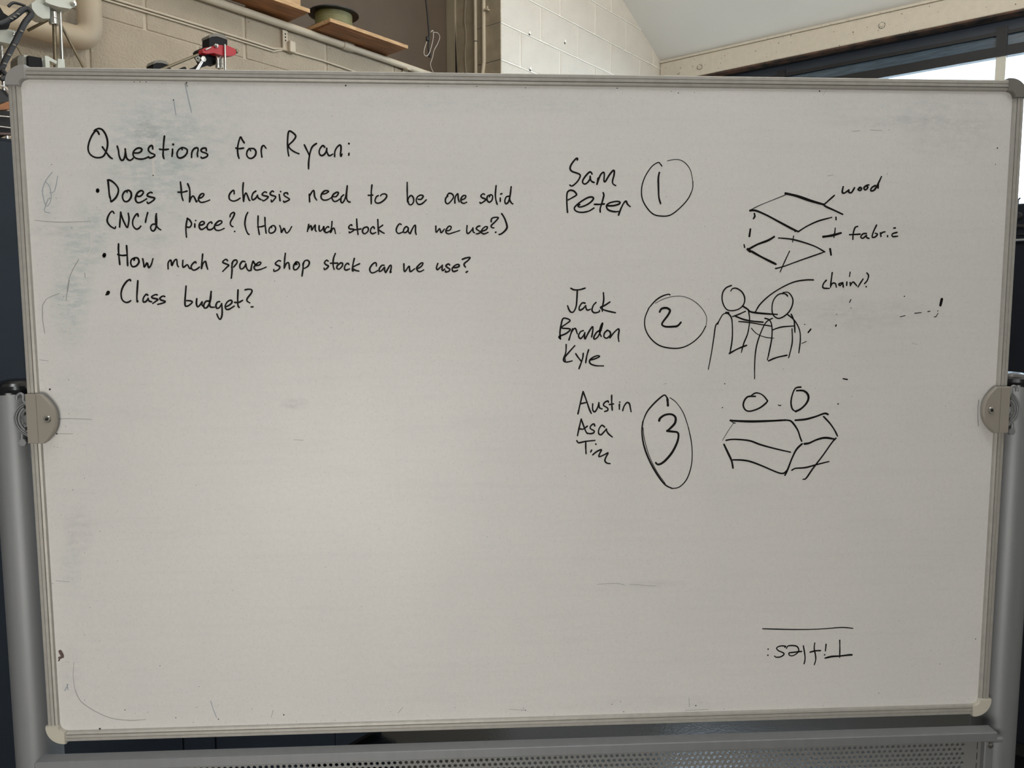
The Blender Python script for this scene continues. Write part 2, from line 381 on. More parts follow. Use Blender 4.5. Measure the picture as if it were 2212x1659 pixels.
for a, c in zip(ns[:-1], ns[1:]):
    MB().box((FX+0.022, c, S_(0.79)), (FX+0.026, a, S_(1.69))).build('pane', m_glass, win)
# the cream steel beam over the window
bm_ = MB(); bm_.bbox((SCN-0.012, -4.0, S_(1.912)), (SCN+0.05, WN-0.003, S_(2.058)), 0.004)
beam = tag(bm_.build('trim_2', m_beam, room=True), kind='structure')
MB().box((SCN-0.020, -4.0, S_(2.059)), (SCN+0.05, WN-0.003, S_(2.074))).build('top_flange', m_beam, beam)
MB().box((SCN-0.009, -4.0, S_(1.900)), (SCN+0.075, WN-0.003, S_(1.9115))).build('rusty_underside', m_rust, beam)
for (px, py) in ((1511.5, 145), (1905, 55), (1466, 158)):
    v = ray(px, py); N_ = Vector((CT, ST, 0)); t = (SCN-0.012 - N_.dot(CAM))/N_.dot(v); P = CAM + v*t; n0 = -ST*P.x + CT*P.y
    rr = 0.019 if px != 1466 else 0.009
    MB().lathe([(rr*1.10, 0.0), (rr*1.10, -0.0012), (rr*0.95, -0.0014)], (SCN-0.012, n0, P.z), 'x', 12).build('bolt_seam', m_rail_dark, beam)
    bb = MB().lathe([(rr, 0.0), (rr, -0.004), (rr*0.62, -0.0045)], (SCN-0.012, n0, P.z), 'x', 6)
    bb.lathe([(rr*0.6, -0.0045), (rr*0.6, -0.012), (0.0001, -0.012)], (SCN-0.012, n0, P.z), 'x', 6)
    bb.build('bolt_head', m_beam, beam)

# outdoors beyond the window
tag(MB().box((SCN+0.4, -30, -0.2), (60, 30, -0.125)).build('ground_outside', m_outground, room=True), kind='structure')
ob = thing('outdoor_building', (17, 0, -0.12), 'pale clad building with a gutter seen outside through the high window', 'building')
def lb(b, a, c): return MB().box(tuple(x-y for x, y in zip(a, b)), tuple(x-y for x, y in zip(c, b)))
B0 = (17, 0, -0.12)
lb(B0, (17, -14, -0.12), (22, 10, 6.2)).build('wall', m_outside, ob)
lb(B0, (16.7, -14, 6.2), (22.2, 10, 6.5)).build('roof_edge', m_outside, ob)
lb(B0, (16.6, -14, 6.02), (16.74, 10, 6.16)).build('gutter', m_outgrey, ob)
for i in range(6):
    lb(B0, (16.95, -13+4*i, 2.4), (17.0, -11.4+4*i, 4.2)).build('window', m_outgrey, ob)
lb(B0, (16.9, 6.0, -0.1), (17.0, 6.12, 6.1)).build('downpipe', m_outgrey, ob)

# ================================================================== wall services
def pipe_thing(name, path, r, mt, label, cat, seg=14, group=None):
    b = path[0]; t = MB().tube(path, r, seg).build(name, mt, base=b, room=True); return tag(t, label, cat, group)
pz = S_(1.389)
lp = thing('ledge_pipe', (0.25, WN-0.018, pz), 'cream painted conduit running along the top of the block wall', 'pipe')
def pc(mb, nm, mt, par, base): return mb.build(nm, mt, par, base)
b0 = (0.25, WN-0.018, pz)
pc(MB().tube([(0.25, WN-0.018, pz), (1.205, WN-0.018, pz)], 0.0155, 16), 'pipe_run', m_pipe, lp, b0)
pc(MB().tube([(1.20, WN-0.018, pz), (2.38, WN-0.018, pz)], 0.0145, 16), 'pipe_run', m_pipe, lp, b0)
pc(MB().lathe([(0.016, -0.03), (0.019, -0.028), (0.019, 0.028), (0.016, 0.03)], (1.235, WN-0.018, pz), 'x', 16), 'coupling', m_pipe, lp, b0)
for s0 in (0.35, 1.60):
    pc(MB().bbox((s0-0.012, WN-0.038, pz-0.018), (s0+0.012, WN-0.0005, pz-0.012), 0.001).bbox((s0-0.012, WN-0.006, pz-0.035), (s0+0.012, WN-0.0005, pz-0.012), 0.001), 'pipe_strap', m_pipe, lp, b0)
bp_ = [(s, WN-0.006, S_(1.281) + 0.010*math.sin(s*3.0)*0.4) for s in [-1.4+0.15*i for i in range(16)]] + [(0.905, WN-0.006, S_(1.297))]
pipe_thing('wall_cable', bp_, 0.0045, m_pipe, 'painted cable strung across the cream blocks left of the bracket', 'cable', 8)
pipe_thing('wall_cable', [(p[0], WN-0.005, p[2]-0.011) for p in bp_[:-1]] + [(0.90, WN-0.006, S_(1.292))], 0.0038, m_pipe, 'lower painted cable paired beneath the upper one on cream blocks', 'cable', 8)
pipe_thing('wall_cable', [(0.93, WN-0.006, S_(1.293)), (1.1, WN-0.006, S_(1.297)), (1.3, WN-0.006, S_(1.293)), (1.6, WN-0.006, S_(1.29)), (2.3, WN-0.006, S_(1.29))], 0.0042, m_pipe, 'painted cable leaving the small bracket towards the right', 'cable', 8)
br = thing('wall_bracket', (0.905, WN, S_(1.30)), 'small punched cream metal bracket on the blocks below the pipe', 'bracket')
b1 = (0.905, WN, S_(1.30))
MB().bbox((-0.012, -0.012, -0.012), (0.014, -0.0005, 0.072), 0.002).build('back_plate', m_pipe, br)
MB().bbox((0.010, -0.03, -0.016), (0.040, -0.0005, 0.030), 0.003).build('hook', m_pipe, br)
for k in range(3): MB().lathe([(0.0035, 0), (0.0034, -0.0006)], (0.001, -0.0122, 0.03+0.013*k), 'y', 10).build('hole', m_cab_dark, br)
# the big pipe with its elbow at the left
ex, ez = 0.091, S_(1.098); pn = WN-0.065; rp = 0.0385
path = [(ex, pn, S_(1.95)), (ex, pn, S_(1.6)), (ex, pn, ez+0.05)]
for i in range(1, 8):
    a = i/7*PI/2; path.append((ex-0.05+0.05*math.cos(a), pn, ez+0.05-0.05*math.sin(a)))
path += [(ex-0.3, pn, ez), (ex-1.4, pn, ez)]
pipe_thing('elbow_pipe', path, rp, m_pipe2, 'fat cream painted pipe turning through an elbow on the left wall', 'pipe', 24)
# conduits on the jamb
pipe_thing('jamb_conduit', [(SJ-0.012, 2.177, LEDGE+0.004), (SJ-0.012, 2.176, S_(1.7)), (SJ-0.012, 2.177, S_(2.34))], 0.0105, m_pipe, 'painted conduit on the niche jamb with a black band, nearer the trim board', 'conduit', 12)
tag(MB().tube([(SJ-0.012, 2.176, S_(1.748)), (SJ-0.012, 2.176, S_(1.752))], 0.0112, 12).build('cable_tie', m_cable, base=(0,0,0), room=True), 'thin black tie around the left jamb conduit', 'cable tie')
pipe_thing('jamb_conduit', [(SJ-0.012, 2.128, LEDGE+0.004), (SJ-0.012, 2.126, S_(1.55)), (SJ-0.012, 2.114, S_(1.62)), (SJ-0.012, 2.113, S_(2.34))], 0.0115, m_pipe, 'bent painted conduit on the niche jamb next to the white block corner', 'conduit', 12)
tag(MB().bbox((SJ-0.03, 2.075, S_(1.900)), (SJ-0.0005, 2.10, S_(1.908)), 0.001).bbox((SJ-0.03, 2.07, S_(1.905)), (SJ-0.022, 2.078, S_(1.918)), 0.001).build('cleat', m_pipe, room=True), 'tiny painted cleat beside the bent jamb conduit', 'cleat')

# ================================================================== on the ledge
def local(base): return lambda p: tuple(x-y for x, y in zip(p, base))
PB = LEDGE + 0.004
def quadslab(pts, z0, z1):      # pts: four (s,n) corners
    v = [(a, b, z0) for a, b in pts] + [(a, b, z1) for a, b in pts]
    return MB().add(v, [(3,2,1,0),(4,5,6,7),(0,1,5,4),(1,2,6,5),(2,3,7,6),(3,0,4,7)])
pk = thing('plywood_shelf_board', (1.04, 1.86, PB), 'orange plywood board overhanging the ledge under the black spool', 'board')
base = (1.04, 1.86, PB)
quadslab([(1.035, 1.845), (1.47, 1.832), (1.485, 2.14), (1.05, 2.16)], PB+0.003, PB+0.0165).build('board', m_wood, pk, base)
quadslab([(1.034, 1.842), (1.4705, 1.829), (1.4702, 1.8325), (1.035, 1.8455)], PB+0.0025, PB+0.017).build('front_edge', m_woodedge, pk, base)
quadslab([(1.031, 1.843), (1.0350, 1.843), (1.050, 2.16), (1.046, 2.16)], PB+0.0025, PB+0.017).build('end_edge', m_woodedge, pk, base)
quadslab([(1.045, 1.862), (1.27, 1.855), (1.285, 2.10), (1.055, 2.12)], PB-0.0005, PB+0.003).build('under_panel', m_wood, pk, base)
pk2 = thing('plywood_shelf_board', (0.60, 1.86, PB), 'orange plywood board overhanging the ledge left of the black spool', 'board')
base = (0.60, 1.86, PB)
quadslab([(0.17, 1.868), (0.925, 1.845), (0.94, 2.15), (0.17, 2.15)], PB+0.007, PB+0.021).build('board', m_wood, pk2, base)
quadslab([(0.17, 1.864), (0.928, 1.841), (0.9285, 1.845), (0.17, 1.868)], PB+0.0066, PB+0.0215).build('front_edge', m_woodedge, pk2, base)
qb = quadslab([(0.42, 1.885), (0.905, 1.872), (0.915, 2.12), (0.42, 2.13)], PB+0.022, PB+0.14)
tag(qb.build('wooden_box', m_woodlight, base=(0,0,0), room=True), 'pale wooden box standing on the left plywood board', 'box')
tag(MB().bbox((0.14, WN-0.020, LEDGE+0.0035), (0.715, WN+0.02, LEDGE+0.0038+0.006), 0.002).build('trim_3', m_block_cream, room=True), kind='structure')
sp0 = (1.150, 1.966, PB+0.018)
spl = thing('filament_spool', sp0, 'black spool of olive filament lying on the plywood board', 'spool')
def ring_disc(mb, r0, r1, z0, z1, seg=48): return mb.lathe([(r0, z0), (r1, z0), (r1, z1), (r0, z1), (r0, z0)], (0,0,0), 'z', seg)
ring_disc(MB(), 0.026, 0.108, 0.0, 0.004).build('lower_flange', m_blackpl, spl)
ring_disc(MB(), 0.026, 0.110, 0.072, 0.077).build('upper_flange', m_blackpl, spl)
MB().lathe([(0.080, 0.0045), (0.082, 0.02), (0.081, 0.05), (0.0815, 0.0715)], (0,0,0), 'z', 48).build('filament_winding', m_filament, spl)
MB().lathe([(0.030, 0.001), (0.030, 0.075), (0.026, 0.075), (0.026, 0.001)], (0,0,0), 'z', 32).build('hub', m_blackpl, spl)
# hanging cord with its white loop
c0 = onN(920, 0, 2.2); c1 = onN(927, 76, 2.2); c2 = onN(924, 84, 2.2); c3 = onN(928, 122, 2.2)
cr = thing('hanging_cord', (c0[0], 2.2, S_(2.35)), 'black cord hanging in the niche with a looped white cable', 'cord')
cb0 = (c0[0], 2.2, S_(2.35))
MB().tube([(c0[0]-0.004, 2.2, S_(2.349)), c0, onN(924, 35, 2.2), c1, onN(925, 100, 2.2), c3], 0.0048, 8).build('black_lead', m_cable, cr, cb0)
MB().bbox((c2[0]-0.012, 2.193, c2[2]-0.013), (c2[0]+0.011, 2.206, c2[2]+0.012), 0.003).build('plug', m_cable, cr, cb0)
MB().bbox((c3[0]-0.008, 2.194, c3[2]-0.004), (c3[0]+0.008, 2.206, c3[2]+0.022), 0.003).build('plug', m_cable, cr, cb0)
def smooth(pts, k=6):
    if len(pts) < 3: return pts
    out = []
    for i in range(len(pts)-1):
        p0 = pts[max(i-1, 0)]; p1 = pts[i]; p2 = pts[i+1]; p3 = pts[min(i+2, len(pts)-1)]
        for j in range(k):
            t = j/k
            out.append(tuple(0.5*((2*b) + (-a+c)*t + (2*a-5*b+4*c-d)*t*t + (-a+3*b-3*c+d)*t**3) for a, b, c, d in zip(p0, p1, p2, p3)))
    out.append(pts[-1]); return out
lp2 = [(922,90),(917,105),(916,116),(920,121),(926,117),(932,100),(936,80),(935,66),(930,70)]
MB().tube(smooth([onN(x, y, 2.19) for x, y in lp2]), 0.0022, 6).build('white_loop', m_whitecable, cr, cb0)
lp3 = [(937,70),(945,71),(950,80),(945,95),(938,108),(934,125),(930,140),(937,159)]
MB().tube(smooth([onN(x, y, 2.205) for x, y in lp3]), 0.0020, 6).build('white_loop', m_whitecable, cr, cb0)

# ================================================================== dark cabinet with the printers on top
CN, CTOP = 1.17, S_(0.585)
cab0 = (-0.6, CN, 0)
cb_ = thing('steel_cabinet', cab0, 'tall blue grey steel cupboard behind the whiteboard, under the two printers', 'cabinet')
MB().box((-1.6, CN+0.012, 0.05), (0.73, 1.92, CTOP)).build('carcass', m_cab, cb_, cab0)
MB().box((-1.58, CN+0.06, 0.0), (0.70, 1.90, 0.05)).build('plinth', m_cab_dark, cb_, cab0)
for (a, c) in ((-1.598, -0.905), (-0.900, -0.090), (-0.085, 0.007), (0.013, 0.440), (0.445, 0.728)):
    MB().bbox((a, CN, 0.055), (c, CN+0.012, CTOP-0.01), 0.002).build('door', m_cab, cb_, cab0)

# white printer, far left
PN = 1.5
def T(x, y, n=PN): return onN(x, y, n)
pw0 = (-0.20, PN, CTOP)
pw = thing('desktop_3d_printer', pw0, 'off-white rod-frame 3D printer with black cable sleeve at the far left', '3D printer')
def P_(mb, nm, mt): return mb.build(nm, mt, pw, pw0)
a, b = T(129, 10), T(135, 150)
P_(MB().tube([a, b, (b[0], PN, CTOP+0.02)], 0.0042, 10), 'smooth_rod', m_steel)
a, b = T(117, 50, 1.51), T(120, 150, 1.51)
P_(MB().tube([a, b, (b[0], 1.51, CTOP+0.02)], 0.0052, 10), 'threaded_rod', m_thread)
a, b = T(117, 23), T(117, 52)
P_(MB().lathe([(0.0105, 0), (0.0115, 0.002), (0.0115, 0.016), (0.0105, 0.017), (0.0115, 0.018), (0.0115, (a[2]-b[2])-0.002), (0.0105, a[2]-b[2])], (a[0], 1.508, b[2]), 'z', 20), 'motor_coupling', m_steel)
def plate(mb, pts, n0, n1):      # outline in picture directions, given real depth n0..n1
    q = [onN(x, y, n0) for x, y in pts]; mb.prism([(p[0], p[2]) for p in q], 'y', n0, n1); return mb
P_(plate(MB(), [(98,-12),(165,-8),(162,14),(152,19),(128,15),(108,9),(98,4)], 1.47, 1.54), 'motor_mount', m_whitepl)
P_(plate(MB(), [(68,8),(84,-4),(104,2),(108,20),(108,40),(92,40),(80,33),(70,20)], 1.485, 1.53), 'vertex_bracket', m_whitepl)
P_(MB().lathe([(0.007, 0), (0.007, -0.006), (0.0035, -0.007), (0.0035, -0.012)], T(158, 8, 1.468), 'y', 12), 'bolt', m_steel)
P_(MB().tube([T(103, 43, 1.52), T(60, 66, 1.56)], 0.004, 8), 'threaded_rod', m_thread)
e = T(181, 147, 1.53); P_(MB().tube([T(133, 56, 1.53), e, (e[0]+0.05, 1.53, CTOP+0.012)], 0.004, 8), 'threaded_rod', m_thread)
P_(MB().tube([T(37, 100, 1.53), T(48, 121, 1.53), T(60, 150, 1.53)], 0.0025, 8), 'threaded_rod', m_thread)
P_(plate(MB(), [(38,150),(38,126),(42,119),(51,121),(54,150)], 1.47, 1.52), 'foot_block', m_greycap)
P_(plate(MB(), [(54,150),(51,118),(98,127),(100,150)], 1.49, 1.53), 'frame_plate', m_whitepl)
P_(plate(MB(), [(62,150),(61,120),(90,125),(93,150)], 1.475, 1.489), 'control_screen', m_motor)
P_(plate(MB(), [(99,150),(97,121),(101,120),(123,132),(122,138),(107,131),(108,150)], 1.465, 1.48), 'arm', m_whitepl)
P_(plate(MB(), [(125,150),(125,127),(139,128),(141,150)], 1.49, 1.515), 'rod_clamp', m_whitepl)
P_(plate(MB(), [(-30,60),(0,60),(20,63),(38,68),(38,80),(26,96),(10,92),(-30,85)], 1.44, 1.49), 'motor_mount', m_whitepl)
P_(MB().lathe([(0.005, 0), (0.005, -0.006), (0.002, -0.008)], T(31, 74, 1.44), 'y', 10), 'bolt', m_steel)
P_(MB().tube([T(2, 90, 1.46), T(5, 150, 1.46), (T(5,150,1.46)[0], 1.46, CTOP+0.01)], 0.004, 8), 'smooth_rod', m_steel)
P_(plate(MB(), [(-40,20),(0,15),(8,28),(26,40),(18,62),(-40,64)], 1.43, 1.47), 'extruder_body', m_motor)
P_(MB().tube(smooth([T(18,14,1.42), T(30,6,1.42), T(55,13,1.42)]), 0.0035, 8), 'cable', m_cable)
cs = [T(x, y, 1.41) for x, y in ((-12,165),(2,150),(14,125),(35,86),(52,52),(67,31),(60,20),(48,22),(30,36),(5,50),(-20,55))]
P_(MB().tube(smooth(cs), 0.0072, 12), 'cable_sleeve', m_cable)
for (x, y) in ((28,98),(44,68),(17,119),(8,138),(22,41),(29,37),(36,31)):
    c = T(x, y, 1.41); P_(MB().bbox((c[0]-0.004, 1.4005, c[2]-0.003), (c[0]+0.004, 1.404, c[2]+0.001), 0.0005), 'cable_tie', m_greycap)
P_(MB().tube(smooth([T(2,150,1.40), T(10,158,1.40), T(12,166,1.40), T(2,172,1.40)]), 0.006, 10), 'cable', m_cable)
P_(MB().bbox((-0.52, 1.38, CTOP), (0.02, 1.85, CTOP+0.018), 0.003), 'base_board', m_woodlight)

# red printer
pr0 = (0.28, PN, CTOP)
rp_ = thing('desktop_3d_printer', pr0, 'rod-frame 3D printer with bright red motor mount above the board edge', '3D printer')
def Q_(mb, nm, mt): return mb.build(nm, mt, rp_, pr0)
Q_(plate(MB(), [(452,101),(452,79),(458,75),(487,80),(491,86),(491,101)], 1.50, 1.542), 'stepper_motor', m_motor)
Q_(plate(MB(), [(452,82),(452,77),(459,72.5),(470,72),(486,76),(490,82),(490,85.5),(470,78.5),(458,79)], 1.498, 1.544), 'motor_end_cap', m_greycap)
Q_(plate(MB(), [(438,107),(441,104),(453,101),(470,97),(492,98.5),(507,105),(511,112),(508,119),(497,121),(480,119.5),(462,114.5),(447,116),(438,114)], 1.470, 1.497), 'motor_mount', m_red)
Q_(plate(MB(), [(455,101),(470,99),(490,101),(492,119),(470,116),(456,112)], 1.4975, 1.535), 'motor_mount_shelf', m_red)
Q_(MB().lathe([(0.0065, 0), (0.0065, -0.005), (0.004, -0.006), (0.004, -0.012), (0.0001, -0.012)], T(465.5, 99.5, 1.469), 'y', 6), 'bolt', m_steel)
Q_(MB().lathe([(0.0075, 0), (0.0075, -0.004), (0.005, -0.005), (0.005, -0.010), (0.0001, -0.010)], T(510, 111, 1.478), 'y', 12), 'bolt', m_thread)
Q_(MB().tube([T(444, 107.5, 1.466), T(455.5, 102, 1.466)], 0.0022, 8), 'bolt', m_steel)
Q_(plate(MB(), [(427,111),(431,106),(438,103),(444,104),(441,110),(444,117),(466,119),(468,125),(465,140),(458,138),(430,147),(430,156),(405,156),(410,148),(425,144),(437,134),(430,121)], 1.500, 1.530), 'vertex_bracket', m_motor)
Q_(MB().lathe([(0.0085, 0), (0.0085, -0.003), (0.006, -0.0032)], T(441, 113, 1.499), 'y', 16), 'washer', m_steel)
for (x, dn) in ((470.5, 0), (478.5, 0.004)):
    a, b = T(x, 125.5, 1.485+dn), T(x, 148, 1.485+dn)
    Q_(MB().lathe([(0.0058, 0), (0.0065, 0.002), (0.0065, 0.012), (0.0060, 0.013), (0.0065, 0.014), (0.0065, a[2]-b[2]-0.001), (0.0058, a[2]-b[2])], (b[0], 1.485+dn, b[2]), 'z', 18), 'motor_coupling', m_steel)
a = T(474, 118, 1.487); Q_(MB().tube([a, (a[0], 1.487, T(474, 127, 1.487)[2])], 0.003, 8), 'motor_shaft', m_steel)
a, b = T(485.5, 96, 1.466), T(486.5, 150, 1.466)
Q_(MB().tube([a, b, (b[0], 1.466, CTOP+0.01)], 0.0036, 10), 'smooth_rod', m_steel)
a = T(474, 147, 1.487); Q_(MB().tube([a, (a[0], 1.487, CTOP+0.01)], 0.0035, 8), 'threaded_rod', m_thread)
a, b = T(428, 118, 1.49), T(352, 149, 1.49); d = Vector(b)-Vector(a)
Q_(MB().tube([a, b, tuple(Vector(b)+d*0.5)], 0.0042, 10), 'threaded_rod', m_thread)
a, b = T(438, 130, 1.485), T(426, 150, 1.485); d = Vector(b)-Vector(a)
Q_(MB().tube([a, b, tuple(Vector(b)+d*3.5)], 0.0048, 10), 'smooth_rod', m_steel)
Q_(MB().lathe([(0.009, 0), (0.009, -0.006), (0.0001, -0.007)], T(438, 128, 1.484), 'y', 6), 'nut', m_steel)
Q_(plate(MB(), [(422,124),(427,120),(433,124),(431,134),(425,131)], 1.495, 1.499), 'switch_plate', m_whitepl)
Q_(MB().lathe([(0.0022, 0), (0.0021, -0.0008)], T(427, 126, 1.4949), 'y', 10), 'hole', m_motor)
Q_(plate(MB(), [(331,156),(331,140),(336,134),(346,134),(364,141),(370,149),(372,156)], 1.50, 1.542), 'stepper_motor', m_motor)
Q_(plate(MB(), [(330,139),(335,131),(346,129.5),(358,132),(365,138),(365,141),(350,136),(338,135.5)], 1.498, 1.544), 'motor_end_cap', m_greycap)
Q_(MB().lathe([(0.006, 0), (0.006, 0.03)], T(399, 148.5, 1.50), 'y', 12), 'knob', m_motor)
Q_(MB().bbox((0.06, 1.34, CTOP), (0.50, 1.85, CTOP+0.018), 0.003), 'base_board', m_woodlight)
a = T(430, 150, 1.51); Q_(MB().tube([(a[0], 1.51, a[2]), (a[0], 1.51, CTOP+0.015)], 0.005, 8), 'frame_rod', m_thread)
a = T(350, 150, 1.52); Q_(MB().tube([(a[0], 1.52, a[2]), (a[0], 1.52, CTOP+0.015)], 0.005, 8), 'frame_rod', m_thread)

# clutter at the left edge, on the cabinet top in front of the printers
def clut(nm, mt, pts, n0, n1, label, cat):
    return tag(plate(MB(), pts, n0, n1).build(nm, mt, room=True), label, cat)
clut('dark_tray', m_cab_dark, [(-60,238),(24,240),(26,288),(-60,288)], 1.19, 1.30, 'black tray on the cabinet top at the left edge', 'tray')
clut('wooden_offcut', m_wood, [(-40,222),(0,226),(18,219),(22,227),(21,236),(-40,240)], 1.20, 1.26, 'orange wood offcut lying on the black tray', 'wood')
clut('red_strip', m_brownmark, [(-60,284),(26,287),(27,291),(-60,290)], 1.172, 1.188, 'dull red strip along the cabinet top edge at left', 'strip')
for i, (A_, B_) in enumerate((((-40,248),(23,253)),((-40,268),(26,277)))):
    tag(MB().tube([T(*A_, 1.182), T(*B_, 1.182)], 0.0022, 8).build('metal_rod', m_steel, room=True), ('upper' if i == 0 else 'lower') + ' thin steel rod lying in front of the black tray', 'rod')
clut('cable_bundle', m_cable, [(-30,200),(0,192),(14,196),(21,208),(20,220),(-30,224)], 1.24, 1.30, 'dark bundle of electronics behind the frame corner at left', 'electronics')
tag(MB().tube(smooth([T(x, y, 1.23) for x, y in ((-10,184),(6,186),(16,194),(24,205))]), 0.002, 6).build('thin_wire', m_whitecable, room=True), 'pale wire arching over the dark electronics at left', 'wire')

# black machine at the right, under the window
mc0 = (1.92, -0.9, 0)
mc = thing('black_machine', mc0, 'tall black machine cabinet with knobs at the right of the whiteboard', 'machine')
ZT = S_(0.538)
MB().bbox((1.92, -1.9, 0.06), (2.7, -0.549, ZT), 0.006).build('body', m_machine, mc, mc0)
MB().box((1.96, -1.86, 0.0), (2.66, -0.59, 0.06)).build('plinth', m_cab_dark, mc, mc0)
def onS(x, y, s):
    v = ray(x, y); N_ = Vector((CT, ST, 0)); t = (s - N_.dot(CAM))/N_.dot(v); p = CAM + v*t; return (s, -ST*p.x + CT*p.y, p.z)
for (x, y, r) in ((2201, 466, .011), (2199, 489, .006), (2205, 489, .006), (2211, 489, .006)):
    c = onS(x, y, 1.92); MB().lathe([(r, 0), (r, -0.01), (r*0.6, -0.012), (0.0001, -0.012)], c, 'x', 14).build('knob', m_cab_dark, mc, mc0)
c = onS(2203, 519, 1.92); MB().bbox((1.908, c[1]-0.02, c[2]-0.004), (1.922, c[1]+0.02, c[2]+0.004), 0.002).build('handle', m_alu, mc, mc0)
MB().bbox((1.914, -1.85, S_(0.435)), (1.924, -0.56, S_(0.439)), 0.001).build('panel_seam', m_cab_dark, mc, mc0)
c = onS(2199, 436, 1.95); tag(MB().tube([(1.95, c[1], ZT), (1.95, c[1], ZT+0.015), (1.95, c[1]-0.006, ZT+0.022)], 0.003, 8).build('small_hook', m_cab_dark, room=True), 'tiny hook standing on top of the black machine', 'hook')

# ================================================================== THE MOBILE WHITEBOARD
wbz = 1.36
wb = thing('mobile_whiteboard', (0, 0, 0), 'large mobile whiteboard on a silver stand, covered in black marker notes', 'whiteboard', room=False)
def W_(mb, nm, mt, base=(0,0,0), par=None):
    o = mb.build(nm, mt, par or wb, base)
    if any(base) and par is None: o.location = base
    return o
HW, HH, RW = 0.9, 0.605, 0.0195
pan = W_(MB().box((-HW+0.006, -0.0, wbz-HH+0.006), (HW-0.006, 0.012, wbz+HH-0.006)), 'writing_surface', m_board, (0, 0, wbz))
# the rail profile across its width: w = 0 at the outer edge, heights towards the reader
prof = [(0.0, 0.014), (0.0, -0.004), (0.0015, -0.0058), (0.0062, -0.0060), (0.0066, -0.0054), (0.0072, -0.0054), (0.0076, -0.0060), (0.0122, -0.0058), (0.0126, -0.0046), (0.0136, -0.0046), (0.0140, -0.0052), (0.0176, -0.0040), (0.0186, -0.0022), (0.0196, 0.0004), (0.0196, 0.014)]
CP = 0.030
def rail(a, b, side):
    mb = MB()
    if side in 'TB':
        sg = -1 if side == 'T' else 1; e = wbz+HH if side == 'T' else wbz-HH
        mb.prism([(h, e + sg*w) for w, h in prof], 'x', a, b)
    else:
        sg = 1 if side == 'L' else -1; e = -HW if side == 'L' else HW
        mb.prism([(e + sg*w, h) for w, h in prof], 'z', a, b)
    o = W_(mb, 'frame_rail', m_rail)
    gr = MB()
    for (w0, w1, h) in ((0.0067, 0.0071, -0.00545), (0.0127, 0.0135, -0.0047)):
        if side in 'TB': gr.box((a, h, e+sg*w0), (b, h+0.0002, e+sg*w1))
        else: gr.box((e+sg*w0, h, a), (e+sg*w1, h+0.0002, b))
    g = gr.build('groove_line', m_rail_dark, o)
    return o
rail(-HW+CP, HW-CP, 'T'); rail(-HW+CP, HW-CP, 'B'); rail(wbz-HH+CP, wbz+HH-CP, 'L'); rail(wbz-HH+CP, wbz+HH-CP, 'R')
def corner(sx, sz, mt, lab, R=0.034):
    # quarter-rounded plastic corner with a notch for the panel
    out = 0.0035; pts = []
    cx, cz_ = sx*(HW+out-R), wbz + sz*(HH+out-R)
    for i in range(11):
        a = i/10*PI/2; pts.append((cx + sx*R*math.sin(a), cz_ + sz*R*math.cos(a)))
    x1, z1 = sx*(HW-RW-0.0005), wbz + sz*(HH-CP-0.002); x0, z0 = sx*(HW-CP-0.002), wbz + sz*(HH-RW-0.0005)
    pts = [(x0, wbz+sz*(HH+out))] + pts + [(sx*(HW+out), z1), (x1, z1)]
    for i in range(1, 5):
        a = i/5*PI/2; pts.append((x0 + (x1-x0)*math.cos(a), z1 + (z0-z1)*math.sin(a)) )
    pts.append((x0, z0))
    mb = MB(); n = len(pts); c = (sx*(HW-0.012), wbz+sz*(HH-0.012))
    ins = [(c[0]+(p[0]-c[0])*0.93, c[1]+(p[1]-c[1])*0.93) for p in pts]
    v = [(p[0], 0.016, p[1]) for p in pts] + [(p[0], -0.006, p[1]) for p in pts] + [(p[0], -0.009, p[1]) for p in ins]
    mb.add(v, [(i, (i+1) % n, n+(i+1) % n, n+i) for i in range(n)] + [(n+i, n+(i+1) % n, 2*n+(i+1) % n, 2*n+i) for i in range(n)] + [tuple(range(2*n, 3*n)), tuple(range(n))[::-1]])
    tag(W_(mb, 'corner_cap', mt), lab)
corner(-1, 1, m_cap_grey, 'grey corner cap'); corner(1, 1, m_cap_dark, 'dark grey corner cap')
corner(-1, -1, m_cap_beige, 'beige corner cap'); corner(1, -1, m_cap_beige, 'beige corner cap')
